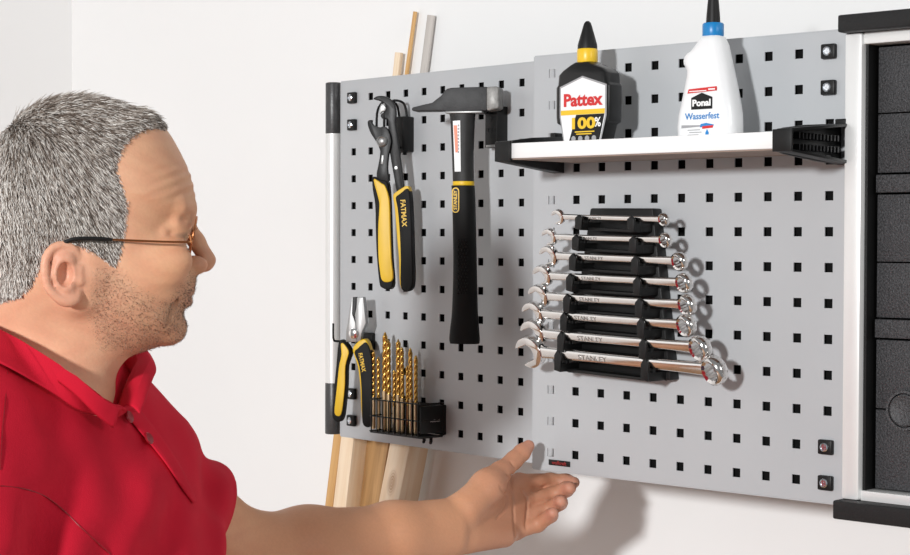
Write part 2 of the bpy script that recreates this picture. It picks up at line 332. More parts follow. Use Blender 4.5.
plate('label_border', [(-.0330, .0645), (0, .0755), (.0345, .0645), (.0345, .030), (.0265, .0005), (-.0270, .0005), (-.0330, .030)], M['grey'], pb, yl)
lb = plate('label', [(-.0310, .0630), (0, .0735), (.0325, .0630), (.0325, .030), (.0250, .0010), (-.0255, .0010), (-.0310, .030)], M['white'], pb, yl-.0003); lb['label'] = 'white pentagon label'
plate('label_stripe', [(-.0307, .0320), (.0322, .0320), (.0325, .0375), (-.0307, .0375)], M['ycap'], pb, yl-.0006)['label'] = 'yellow stripe'
plate('label_panel', [(-.0085, .0318), (.0320, .0318), (.0245, .0012), (-.0190, .0012)], M['ink'], pb, yl-.0006)['label'] = 'black lower panel'
lettering('Pattex', .0195, M['red'], pb, tr(.0005, yl-.0011, .0480), .0007, width=.056)
lettering('100', .0170, M['ycap'], pb, tr(.0005, yl-.0012, .0215), .0007, width=.034); lettering('%', .0145, M['white'], pb, tr(.0228, yl-.0012, .0222), .0003, width=.009)
st = MB()
for x0, x1_, z in ((-.010, .018, .0118), (-.008, .014, .0093)): st.box(x0, x1_, yl-.0012, yl-.0009, z, z+.0013)
st.build('small_print', M['ycap'], pb)
ic = MB()
for i in range(4): ic.lathe([(.0001, 0), (.0032, 0), (.0032, .0003), (.0001, .0003)], 14, tr(-.012+i*.0098, yl-.0009, .0048) @ rot('X', 90))
ic.build('pictogram_row', M['grey'], pb)
wb = thing('glue_bottle', R.W(.2705, -.058, BZ), R.yaw, 'white glue bottle with blue collar and black nozzle on the shelf', 'bottle')
secs = [(0, -.0355, .0345, .0165), (.002, -.0370, .0360, .0185), (.012, -.0370, .0368, .0190), (.025, -.0350, .0368, .0190), (.040, -.0300, .0350, .0188), (.055, -.0258, .0325, .0183), (.068, -.0222, .0300, .0178), (.0730, -.0218, .0290, .0175), (.0765, -.0235, .0283, .0173), (.0800, -.0258, .0276, .0172), (.0840, -.0262, .0268, .0170), (.0880, -.0248, .0260, .0168), (.0910, -.0215, .0254, .0166), (.0935, -.0165, .0250, .0164), (.0985, -.0115, .0243, .0155), (.1040, -.0068, .0222, .0140), (.1075, -.0040, .0200, .0128), (.1090, -.0030, .0188, .0110)]
b = MB(); b.loft([rrect((r-l)/2, hd, 6, cx=(r+l)/2-.0015-.055*z, z=z, r=.40) for z, l, r, hd in secs]).build('bottle_body', M['bwhite'], wb, label='white plastic')
MB().loft([[((r*(1+.025*(k % 2)))*math.cos(2*math.pi*k/40)+.0008, (r*(1+.025*(k % 2)))*math.sin(2*math.pi*k/40), z) for k in range(40)] for r, z in ((.0108, .1085), (.0113, .1095), (.0113, .1215), (.0103, .1230))]).build('collar', M['bcap'], wb, label='blue ribbed collar')
MB().lathe([(.0078, .1225), (.0072, .132), (.0056, .150), (.0044, .168), (.0022, .172)], 20, tr(.0008, 0, 0)).build('nozzle', M['ink'], wb, label='black nozzle')
yl = -.0192
plate('label_banner', [(-.0185, .0475), (.0190, .0490), (.0190, .0535), (-.0170, .0520)], M['red'], wb, yl)['label'] = 'red banner'
pn = MB(); pn.box(-.0160, .0060, yl-.0005, yl-.0003, .0490, .0500).box(.0085, .0170, yl-.0005, yl-.0003, .0500, .0515).build('small_print', M['white'], wb)
plate('emblem', [(-.0135, .0300), (.0135, .0300), (.0135, .0425), (0, .0475), (-.0135, .0425)], M['ink'], wb, yl)['label'] = 'black five-sided emblem'
lettering('Ponal', .0095, M['white'], wb, tr(0, yl-.0006, .0365), .0004, width=.0235)
lettering('Wasserfest', .0098, M['blue'], wb, tr(.0005, yl-.0003, .0225), .0001, width=.0440)
plate('swash', [(-.0260, .0105), (.0100, .0120), (.0100, .0128), (-.0260, .0138)], M['grey'], wb, yl)
plate('swash', [(-.002, .0108), (.014, .0108), (.016, .0130), (.006, .0152), (-.001, .0142)], M['blue'], wb, yl-.0001); plate('swash', [(.001, .0090), (.0145, .0098), (.0150, .0125), (.001, .0118)], M['red'], wb, yl-.0003)
sp = MB()
for i, (x0, x1_) in enumerate(((-.018, -.002), (-.016, .000), (-.018, -.004))): sp.box(x0, x1_, yl-.0003, yl, .0078-i*.0026, .0086-i*.0026)
sp.build('small_print', M['grey'], wb); plate('drop_mark', [(.0055, .0020), (.0085, .0020), (.0092, .0045), (.0070, .0085), (.0048, .0045)], M['blue'], wb, yl)
# ------------------------------------------------------------------ hammer
PH = .25
hm = thing('hammer', (.0562, 2.2438, 1.7775), PH, 'hammer with dark forged head and black grey handle hung on the board', 'hammer')
tip = [(-.1126, -.0131), (-.1112, -.0110), (-.0980, -.0080), (-.0854, -.0055), (-.0800, -.0012), (-.0740, .0030), (-.0700, .0085), (-.0662, .0118), (-.0600, .0130), (-.0143, .0135)]
bot = [(-.0143, -.0165), (-.0656, -.0172), (-.0720, -.0155), (-.0800, -.0158), (-.1102, -.0158), (-.1122, -.0148)]
MB().prism(tip+bot, -.0125, .0125).build('hammer_head', M['hammer'], hm, .0025, 3, 25)
MB().prism([(-.0145, .0120), (-.0120, .0133), (-.0015, .0137), (.0013, .0118), (.0016, -.0120), (-.0002, -.0142), (-.0120, -.0172), (-.0145, -.0150)], -.0135, .0135).build('striking_face', M['face'], hm, .0015, 2, label='worn bright steel striking face')
MB().box(-.0680, -.0200, -.0138, .0138, -.0195, -.0165).build('collar', M['steel'], hm, .001, label='bright steel collar under the head')
def oval_loft(rows, dep, n=20, mb=None):
    return (mb or MB()).loft([[((a+b)/2+(b-a)/2*math.copysign(abs(math.cos(t))**.8, math.cos(t)), d*math.copysign(abs(math.sin(t))**.8, math.sin(t)), z) for t in np.linspace(0, 2*math.pi, n, endpoint=False)] for (a, b, z), d in zip(rows, dep)])
def smr(rows, n=4): return smooth_closed(rows, n, False)
rows = smr([(-.0660, -.0318, -.0180), (-.0640, -.0330, -.030), (-.0622, -.0343, -.065), (-.0612, -.0342, -.090), (-.0606, -.0339, -.1050)])
oval_loft(rows, [.0115]*len(rows)).build('handle', M['handle'], hm)
MB().loft([[((-.0608-.0336)/2+.0140*math.cos(t), .0122*math.sin(t), z) for t in np.linspace(0, 2*math.pi, 24, endpoint=False)] for z in (-.1050, -.1105)]).build('band', M['yellow'], hm, .0006, label='yellow ring band')
rows = smr([(-.0622, -.0332, -.1105), (-.0612, -.0320, -.135), (-.0603, -.0311, -.167), (-.0597, -.0298, -.218), (-.0612, -.0284, -.269), (-.0640, -.0264, -.295), (-.0648, -.0256, -.306), (-.0636, -.0262, -.3115)])
gp = oval_loft(rows, [.0135]*len(rows)).build('grip', M['grip'], hm, label='black rubber grip')
dm = MB()
for r_ in range(17):
    for c_ in range(4):
        x = -.0510+c_*.0036+(r_ % 2)*.0018; z = -.180-r_*.0042
        dm.loft([[(x+.0014*math.cos(t), -.0131, z+.0014*math.sin(t)) for t in np.linspace(0, 6.283, 6, endpoint=False)], [(x+.0007*math.cos(t), -.0143, z+.0007*math.sin(t)) for t in np.linspace(0, 6.283, 6, endpoint=False)]])
dm.build('knurl', M['grip'], gp)
stp = MB().prism([(-.0582, -.0290), (-.0488, -.0285), (-.0478, -.0930), (-.0556, -.0930)], -.0126, -.0116).build('sticker', M['white'], hm, label='white and orange sticker')
plate('sticker_flash', [(-.0572, -.0345), (-.0528, -.0345), (-.0510, -.0690), (-.0548, -.0690)], M['orange'], stp, -.0126); sl = MB()
for i in range(9): sl.box(-.0518, -.0500, -.0131, -.0126, -.036-i*.0042, -.0335-i*.0042)
sl.build('small_print', M['grey'], stp)
ov = [(-.0539+.0048*math.cos(t), -.1292+(.0112 if math.sin(t) > 0 else -.0112)+.0048*math.sin(t)) for t in np.linspace(0, 2*math.pi, 28, endpoint=False)]
bd = plate('badge', ov, M['yellow'], hm, -.0136, .0010); bd['label'] = 'yellow oval badge'
plate('badge_panel', [(-.0539+(x+.0539)*.74, -.1292+(z+.1292)*.92) for x, z in ov], M['ink'], bd, -.0146, .0002)
lettering('STANLEY', .0062, M['yellow'], bd, tr(-.0539, -.0150, -.1292) @ rot('Y', -90), .0002, width=.0245)
hh = thing('hammer_holder', L.W(.3052, 0, -.053), L.yaw, 'black plastic tool holder plate fixed behind the hammer head', 'tool holder')
b = MB(); b.box(-.0115, .0115, -.019, 0, -.029, .024)
b.build('holder_plate', M['plastic'], hh, .0015)
b = MB()
for x, z in ((-.008, -.006), (0, -.006), (.008, -.006), (0, .008)): b.lathe([(.0001, 0), (.0026, 0), (.0026, .0006), (.0001, .0006)], 14, tr(x*.8, -.019, z) @ rot('X', 90))
b.build('rivet', M['ink'], hh)
for x in (-.0085, .0085): MB().box(x-.003, x+.003, -.046, -.008, .0155, .0200).build('prong', M['plastic'], hh, .001)
MB().box(-.009, .009, -.0198, -.006, -.0285, -.0250).build('holder_lip', M['steel'], hh, .0008)
# ------------------------------------------------------------------ water pump pliers
pp = thing('water_pump_pliers', (-.0658, 2.3730, 1.5975), PH, 'long adjustable pliers with hooked black jaws and yellow black grips', 'pliers')
uj = [(-.0463, .1890), (-.0412, .1926), (-.0342, .1933), (-.0273, .1919), (-.0204, .1872), (-.0156, .1795), (-.0138, .1689), (-.0150, .1583), (-.0131, .1450), (-.0085, .1130), (-.0045, .0840), (-.0029, .0650), (-.0118, .0620), (-.0160, .0815), (-.0205, .1053), (-.0235, .1250), (-.0245, .1400), (-.0258, .1611), (-.0314, .1612), (-.0358, .1666), (-.0330, .1700), (-.0290, .1720), (-.0275, .1770), (-.0300, .1824), (-.0384, .1868)]
MB().prism(smooth_closed(uj, 2), -.0020, .0045).build('hooked_jaw', M['dsteel'], pp, .0012, 2, 30)
MB().prism([(-.0335, .1720), (-.0292, .1726), (-.0275, .1770), (-.0306, .1818), (-.0345, .1830), (-.0370, .1770), (-.0365, .1690)], -.0016, .0030).build('jaw_insert', M['steel'], pp, .0006, label='bright steel teeth')
lj = [(-.0519, .1575), (-.0503, .1598), (-.0475, .1587), (-.0439, .1539), (-.0341, .1506), (-.0300, .1520), (-.0236, .1478), (-.0188, .1318), (-.0229, .1133), (-.0243, .0947), (-.0236, .0761), (-.0391, .0815), (-.0368, .1001), (-.0341, .1187), (-.0402, .1321), (-.0466, .1414), (-.0508, .1508)]
MB().prism(smooth_closed(lj, 2), -.0075, -.0010).build('lower_jaw', M['dsteel'], pp, .0012, 2, 30)
MB().lathe([(.0001, 0), (.0076, 0), (.0076, .002), (.0058, .0036), (.0045, .0028), (.0030, .0036), (.0001, .0038)], 28, tr(-.0313, -.0072, .1320) @ rot('X', 90)).build('pivot_bolt', M['steel'], pp, label='bright steel pivot bolt')
MB().box(-.0016, .0016, -.0081, -.0070, -.006, .006, tr(-.0310, 0, .1075) @ rot('Y', 5)).build('slot', M['steel'], pp, .0004)
MB().lathe([(.0001, 0), (.0022, 0), (.0022, .001), (.0001, .0012)], 14, tr(-.0135, -.0020, .0965) @ rot('X', 90)).build('rivet', M['steel'], pp)
def sleeve(name, pts, mcol, parent, y0, y1, bev=.003, n=3, label=None): return MB().prism(smooth_closed(pts, n), y0, y1).build(name, mcol, parent, bev, 3, 30, label)
lg = [(-.0449, .0832), (-.0405, .0842), (-.0320, .0800), (-.0239, .0772), (-.0211, .0536), (-.0196, .0134), (-.0181, -.0242), (-.0156, -.0577), (-.0208, -.0662), (-.0306, -.0642), (-.0348, -.0566), (-.0384, -.0203), (-.0399, .0133), (-.0408, .0469), (-.0442, .0671)]
g = sleeve('grip', lg, M['grip'], pp, -.0090, .0060, label='black and yellow grip')
sleeve('grip_inlay', [(-.0425, .0800), (-.0375, .0800), (-.0310, .0755), (-.0262, .0720), (-.0205, .0536), (-.0190, .0134), (-.0175, -.0242), (-.0150, -.0500), (-.0200, -.0560), (-.0300, -.0545), (-.0335, -.0400), (-.0355, -.0203), (-.0360, .0133), (-.0345, .0400), (-.0350, .0530)], M['yellow'], g, -.0108, -.0060, .0015, label='yellow inlay')
rg = [(-.0159, .0589), (-.0113, .0643), (-.0040, .0690), (.0026, .0722), (.0068, .0669), (.0092, .0335), (.0107, -.0133), (.0117, -.0535), (.0085, -.0656), (.0002, -.0676), (-.0061, -.0590), (-.0076, -.0268), (-.0105, .0067), (-.0133, .0402)]
g = sleeve('grip', rg, M['yellow'], pp, -.0080, .0065, label='yellow and black grip')
sleeve('grip_inlay', [(-.0120, .0560), (-.0085, .0600), (-.0030, .0640), (.0026, .0682), (.0073, .0645), (.0098, .0335), (.0113, -.0133), (.0123, -.0535), (.0088, -.0664), (.0002, -.0684), (-.0048, -.0600), (-.0048, -.0268), (-.0060, .0067), (-.0090, .0402)], M['grip'], g, -.0098, .0070, .0015, label='black inlay')
lettering('FATMAX', .0095, M['yellow'], g, tr(-.0008, -.0100, .036) @ rot('Y', 86), .0002, width=.036)
ph = thing('pliers_holder', L.W(.120, 0, -.055), L.yaw, 'black holder with a wire loop gripping the long adjustable pliers', 'tool holder')
MB().box(-.012, .012, -.020, 0, -.026, .022).build('holder_plate', M['plastic'], ph, .002)
for x, s_ in ((-.010, 1), (.006, 1)):
    MB().tube(smooth_closed([(x, -.012, -.020), (x, -.030, -.020), (x, -.046, -.012), (x, -.048, .005), (x, -.046, .030), (x, -.034, .042), (x, -.014, .040), (x, -.008, .022)], 4, False), .0017, 8).build('wire_loop', M['wire'], ph)
for x in (-.006, .006): MB().lathe([(.0001, 0), (.003, 0), (.003, .004), (.0001, .004)], 12, tr(x, -.012, -.030)).build('foot', M['plastic'], ph)
# ------------------------------------------------------------------ combination pliers
cpz = thing('combination_pliers', (-.1223, 2.4394, 1.4043), PH, 'short combination pliers with bright flat jaws and yellow black grips', 'pliers')
MB().prism([(-.0193, .1135), (-.0186, .1144), (-.0178, .1142), (-.0180, .1000), (-.0184, .0909), (-.0160, .0850), (-.0138, .0787), (-.0119, .0526), (-.0272, .0524), (-.0272, .0681), (-.0250, .0786), (-.0222, .0978)], -.0055, .0055).build('jaw', M['steel'], cpz, .001)
MB().prism([(-.0120, .1142), (-.0030, .1144), (-.0018, .1137), (-.0004, .0963), (.0016, .0790), (-.0046, .0650), (-.0064, .0527), (-.0119, .0526), (-.0138, .0787), (-.0146, .0909), (-.0126, .1000)], -.0055, .0055).build('jaw', M['steel'], cpz, .001)
MB().prism([(-.0172, .1143), (-.0132, .1143), (-.0138, .1000), (-.0150, .0905), (-.0180, .0905), (-.0174, .1000)], -.0050, .0050).build('jaw_insert', M['dsteel'], cpz)  # dark piece stands in for the shaded gap between the jaws
MB().lathe([(.0001, 0), (.0070, 0), (.0070, .0012), (.0060, .0018), (.0001, .0018)], 24, tr(-.0160, -.0055, .0640) @ rot('X', 90)).build('pivot_bolt', M['chrome'], cpz, label='bright pivot bolt')
lg = [(-.0375, .0522), (-.0309, .0541), (-.0235, .0465), (-.0199, .0368), (-.0257, .0192), (-.0264, -.0052), (-.0289, -.0332), (-.0318, -.0526), (-.0373, -.0587), (-.0446, -.0554), (-.0468, -.0460), (-.0447, -.0232), (-.0439, -.0091), (-.0411, .0189)]
g = sleeve('grip', lg, M['grip'], cpz, -.0080, .0080, label='black and yellow grip')
sleeve('grip_inlay', [(-.0335, .0490), (-.0300, .0505), (-.0245, .0440), (-.0222, .0368), (-.0270, .0192), (-.0276, -.0052), (-.0300, -.0300), (-.0330, -.0470), (-.0380, -.0500), (-.0425, -.0450), (-.0405, -.0232), (-.0385, -.0050), (-.0360, .0189), (-.0325, .0350)], M['yellow'], g, -.0098, -.0050, .0015, label='yellow inlay')
rg = [(-.0173, .0410), (-.0119, .0509), (-.0039, .0563), (.0019, .0560), (.0070, .0460), (.0107, .0235), (.0108, -.0148), (.0109, -.0496), (.0087, -.0619), (.0029, -.0631), (-.0029, -.0570), (-.0052, -.0326), (-.0063, -.0082), (-.0100, .0196)]
g = sleeve('grip', rg, M['yellow'], cpz, -.0075, .0080, label='yellow and black grip')
sleeve('grip_inlay', [(-.0140, .0380), (-.0090, .0440), (-.0025, .0500), (.0025, .0525), (.0074, .0440), (.0113, .0235), (.0114, -.0148), (.0115, -.0496), (.0091, -.0627), (.0029, -.0639), (-.0022, -.0575), (-.0032, -.0326), (-.0040, -.0082), (-.0070, .0196)], M['grip'], g, -.0095, .0085, .0015, label='black inlay')
lettering('FATMAX', .0080, M['yellow'], g, tr(-.0030, -.0097, .0250) @ rot('Y', 78), .0002, width=.026)
hk = thing('tool_hook', L.W(.028, 0, -.342), L.yaw, 'black double wire hook carrying the short combination pliers', 'hook')
MB().box(-.016, .022, -.006, 0, -.012, .012).build('hook_plate', M['plastic'], hk, .0015)
for x, ln, hgt in ((-.006, .052, .026), (.018, .030, .024)):
    MB().tube(smooth_closed([(x, -.003, 0), (x, -ln+.006, .001), (x, -ln, .004), (x, -ln-.001, .010), (x, -ln-.001, hgt)], 4, False), .0015, 10).build('prong', M['wire'], hk)
# ------------------------------------------------------------------ drill rack and bits
dr = thing('drill_rack', L.W(.1475, 0, -.4615), L.yaw, 'black wire basket drill rack at the lower edge of the board', 'drill rack')
XL, XR, YF, YB, ZT = -.0540, .0520, -.045, -.006, .0450
b = MB(); b.box(XL, XR, YB, 0, .002, .042); b.build('back_plate', M['plastic'], dr, .001)
b = MB(); b.box(XR-.003, XR, YF, YB, .006, .042).build('side_plate', M['plastic'], dr, .001)
lettering('wolfcraft', .0048, M['white'], dr, tr(XR+.0002, -.020, .022) @ rot('Z', 90), 0)
b = MB(); b.box(XL, XR, YF, YB, -.0005, .0015).build('floor_plate', M['wire'], dr)
for z in (.002, .0225, ZT): MB().tube([(XL, YB, z), (XL, YF, z), (XR, YF, z), (XR, YB, z)], .0010, 8).build('wire', M['wire'], dr)
for i in range(9):
    x = XL+.004+i*.0122; MB().tube([(x, YF-.0010, .001), (x, YF-.0010, ZT)], .0009, 6).build('wire', M['wire'], dr)
for x in (.030, .044): MB().tube([(x, -.020, -.001), (x, -.020, -.006), (x+.006, -.026, -.007)], .0022, 8).build('foot', M['plastic'], dr)
ups = [.0788, .0903, .1021, .1128, .1231, .1321, .1414, .1508, .1592, .1683]; tops = [.1095, .100, .1345, .1245, .084, .126, .116, .092, .1155, .106]
hows = ['gold drill bit first in the row, beside the pliers grip', 'gold drill bit second in the row from the pliers', 'tallest gold drill bit in the rack, third in the row from the pliers', 'tall gold drill bit fourth in the row, just after the tallest', 'shortest gold drill bit in the rack, fifth in the row from the pliers', 'tall gold drill bit just after the shortest one in the row', 'gold drill bit fourth in the row from the black side plate', 'short gold drill bit third in the row from the black side plate', 'gold drill bit second in the row from the black side plate', 'gold drill bit last in the row, against the black side plate']
for i, (u, h_) in enumerate(zip(ups, tops)):
    r = [.0032, .0030, .0040, .0038, .0028, .0038, .0034, .0028, .0034, .0031][i]; n = -.025; u -= .0022; r *= .9
    d = thing('drill_bit', L.W(u, n, -.4598), L.yaw, hows[i], 'drill bit', 'gold drill bits in the wire rack')
    lean = rot('Y', random.uniform(-1.5, 1.5)); zs = h_*.40
    MB().lathe([(r*.8, 0), (r, .0006), (r, zs)], 16, lean).build('shank', M['shank'], d, label='dull golden shank')
    rings = []; n_ = 60; tp = r*1.6
    for k in range(n_+1):
        z = zs+(h_-zs)*k/n_; ph_ = 2*math.pi*(z-zs)/(r*6.0)*1.0; top = h_-z; sc = min(1, .06+top/tp)
        rings.append([((r*sc*(1-.50*max(0, math.sin(t*2-2*ph_))**1.5))*math.cos(t), (r*sc*(1-.50*max(0, math.sin(t*2-2*ph_))**1.5))*math.sin(t), z) for t in np.linspace(0, 2*math.pi, 18, endpoint=False)])
    MB().loft(rings, lean).build('flute', M['gold'], d, label='bright gold spiral flutes')
# ------------------------------------------------------------------ spanner rack and spanners
wr = thing('spanner_rack', R.W(.113, 0, -.26), R.yaw, 'black plastic stepped rack holding eight chrome combination spanners', 'spanner rack')
MB().prism([(-.040, .0975), (.0500, .0965), (.0760, -.0975), (-.0745, -.0965)], -.018, 0).build('back_plate', M['plastic'], wr, .002)
tilt = lambda z: (.0975-z)/.195
WS = [(.0418, -.1725, .1990, -.1766, .0072), (.0280, -.1960, .2013, -.1993, .0085), (.0260, -.2180, .2208, -.2225, .0103), (.0160, -.2415, .2270, -.2461, .0108), (.0100, -.2655, .2312, -.2701, .0116), (.0010, -.2865, .2304, -.2925, .0124), (.0000, -.3095, .2491, -.3166, .0140), (-.0060, -.3310, .2680, -.3396, .0158)]
names = ['smallest chrome spanner at the top of the rack', 'second chrome spanner from the top of the rack', 'third chrome spanner from the top of the rack', 'fourth chrome spanner from the top of the rack', 'fifth chrome spanner from the top of the rack', 'third chrome spanner from the bottom of the rack', 'second largest chrome spanner, just above the largest', 'largest chrome spanner at the bottom of the rack']
NW = .045
for i, (ul, zl, ur, zr, rr) in enumerate(WS):
    z = lambda u: zl+(zr-zl)*(u-ul)/(ur-ul)
    q = i/7; uA, uB = .0830-.0300*q, .1580+.0200*q
    for u in (uA, uB):
        zz = z(u)-R.o.z*0+.26; s = rr*.62; x = u-.113
        c = MB(); c.prism([(x-.004, zz-s-.010), (x+.005, zz-s-.012), (x+.006, zz+s*.55), (x+.002, zz+s+.0005), (x-.004, zz+s*.4)], -.016, -.0155)
        c.prism([(x-.0045, zz-s-.0085), (x+.0045, zz-s-.0105), (x+.0050, zz-s-.001), (x-.0045, zz-s-.001)], -NW-.006, -.016)
        c.prism([(x-.0045, zz-s-.0085), (x+.0045, zz-s-.0105), (x+.0055, zz-s*.2), (x+.001, zz+s*.7), (x-.0045, zz-s*.1)], -NW-.008, -NW-.0045)
        c.prism([(x-.0045, zz-s-.0085), (x+.0045, zz-s-.0105), (x+.0055, zz+s*.6), (x-.0045, zz+s*.6)], -NW+.0045, -NW+.008)
        c.build('clip', M['plastic'], wr, .0008)
    # ledge strip linking the two clips
    z0 = z(uA)+.26-rr*.62-.0105; z1 = z(uB)+.26-rr*.62-.0115
    MB().prism([(uA-.113, z0), (uB-.113, z1), (uB-.113, z1+.0035), (uA-.113, z0+.0035)], -.040, -.012).build('ledge', M['plastic'], wr, .0006)
    sp = thing('combination_spanner', R.W(ul+rr*.9, -NW, zl), R.yaw, names[i], 'spanner', 'chrome spanners on the rack')
    ln = ur-ul-rr*.9; ang = math.degrees(math.atan2(zr-zl, ln)); TT = rot('Y', -ang); ln = math.hypot(ln, zr-zl); TT = TT @ rot('X', 20)
    hw = rr*.40; t = rr*.26
    shp = [rrect(hw*(1+.25*abs(2*k/10-1)**3), t*(1+.15*abs(2*k/10-1)**4), 4, r=.45) for k in range(11)]
    b = MB(); b.loft([[(rr*.6+(ln-rr*1.4)*k/10, y, x) for x, y, _ in ring] for k, ring in enumerate(shp)], TT); b.build('shaft', M['chrome'], sp)
    # open end: a round head with a slot turned 15 degrees
    ro = rr*1.22; sw = rr*.62; pts = []; a0 = math.asin(sw/ro)
    for a in np.linspace(a0, 2*math.pi-a0, 30):
        rad = ro*(1+.10*math.cos(a)); pts.append((-rad*math.cos(a), rad*math.sin(a)))
    pts += [(-ro*.55, -sw*1.0), (rr*.05, -sw), (rr*.28, -sw*.55), (rr*.33, 0), (rr*.28, sw*.55), (rr*.05, sw), (-ro*.55, sw)]
    b = MB(); b.prism(pts, -rr*.38, rr*.38, TT @ rot('Y', -22)); b.build('open_jaw', M['chrome'], sp, rr*.07, 2, 30)
    # ring end, cranked outwards
    b = MB(); n_ = 48; rings = []
    inner = [rr*.64*(1+.07*math.cos(12*2*math.pi*k/n_)) for k in range(n_)]
    prof = [(1.0, -.30), (1.06, -.12), (1.06, .12), (1.0, .34), (.92, .42), (.80, .42)]
    for f_, y in prof: rings.append([(rr*f_*math.cos(2*math.pi*k/n_), y*rr*1.1, rr*f_*math.sin(2*math.pi*k/n_)) for k in range(n_)])
    for y in (.38, -.30): rings.append([(inner[k]*math.cos(2*math.pi*k/n_), y*rr*1.1, inner[k]*math.sin(2*math.pi*k/n_)) for k in range(n_)])
    rings.append([(rr*.84*math.cos(2*math.pi*k/n_), -.40*rr*1.1, rr*.84*math.sin(2*math.pi*k/n_)) for k in range(n_)]); rings.append(rings[0])
    b.loft(rings, TT @ tr(ln, -rr*.15, 0) @ rot('Z', -15), cap=False); b.build('ring_end', M['chrome'], sp)
    lettering('STANLEY', hw*1.35, M['steel'], sp, TT @ tr(ln*.36, -t-.0001, 0), .00005, .0002, width=hw*6.5)
#PERSON#
# ------------------------------------------------------------------ the man: signed distance body, meshed with surface nets
HA = .1972
HO = at(100, 220, 1.58)
HX = Vector((math.cos(HA), math.sin(HA), 0)); HY = Vector((-math.sin(HA), math.cos(HA), 0))
def hl(p): q = Vector(p)-HO; return np.array((q.dot(HX), q.dot(HY), q.z))
def lw(p): return HO+HX*p[0]+HY*p[1]+Vector((0, 0, p[2]))
def hp(x, y):
    r = ray(x, y); c = Vector((0, 0, H)); t = (HO-c).dot(HY)/r.dot(HY); q = c+r*t-HO; return (q.dot(HX), q.z)
def hj(x, y, Y): return hl(at(x, y, Y))
def smin(a, b, k):
    if k <= 0: return np.minimum(a, b)
    h = np.clip(.5+.5*(b-a)/k, 0, 1); return b*(1-h)+a*h-k*h*(1-h)
def smax(a, b, k): return -smin(-a, -b, k)
def capsule(a, b, ra, rb):
    a = np.asarray(a, float); b = np.asarray(b, float); d = b-a; L2 = d@d; rm = max(ra, rb)
    def f(X, Y, Z):
        x, y, z = X-a[0], Y-a[1], Z-a[2]; t = np.clip((x*d[0]+y*d[1]+z*d[2])/L2, 0, 1)
        return np.sqrt((x-t*d[0])**2+(y-t*d[1])**2+(z-t*d[2])**2)-(ra+(rb-ra)*t)
    return f, np.minimum(a, b)-rm, np.maximum(a, b)+rm
def mirror(p):
    f, lo, hi = p; m = max(abs(lo[1]), abs(hi[1])); return (lambda X, Y, Z: f(X, np.abs(Y), Z)), np.array((lo[0], -m, lo[2])), np.array((hi[0], m, hi[2]))
def ellipsoid(c, r):
    c = np.asarray(c, float); r = np.asarray(r, float)
    def f(X, Y, Z):
        x, y, z = (X-c[0])/r[0], (Y-c[1])/r[1], (Z-c[2])/r[2]; k0 = np.sqrt(x*x+y*y+z*z); k1 = np.sqrt((x/r[0])**2+(y/r[1])**2+(z/r[2])**2)+1e-9
        return k0*(k0-1)/k1
    return f, c-r, c+r
def chain(pts, rad, k=.004):
    pr = [capsule(pts[i], pts[i+1], rad[i], rad[i+1]) for i in range(len(pts)-1)]
    def f(X, Y, Z):
        d = pr[0][0](X, Y, Z)
        for q in pr[1:]: d = smin(d, q[0](X, Y, Z), k)
        return d
    return f, np.min([q[1] for q in pr], 0), np.max([q[2] for q in pr], 0)
def field(ops):
    def F(X, Y, Z):
        d = None; lo = np.array((X.min(), Y.min(), Z.min())); hi = np.array((X.max(), Y.max(), Z.max()))
        for mode, (f, l, h_), k in ops:
            if np.any(l-k-.02 > hi) or np.any(h_+k+.02 < lo): continue
            v = f(X, Y, Z)
            if mode == 'add': d = v+0*(X+Y+Z) if d is None else smin(d, v, k)
            elif d is not None: d = smax(d, -v, k) if mode == 'sub' else d+v
        return np.full(np.broadcast_shapes(X.shape, Y.shape, Z.shape), .05) if d is None else d
    return F
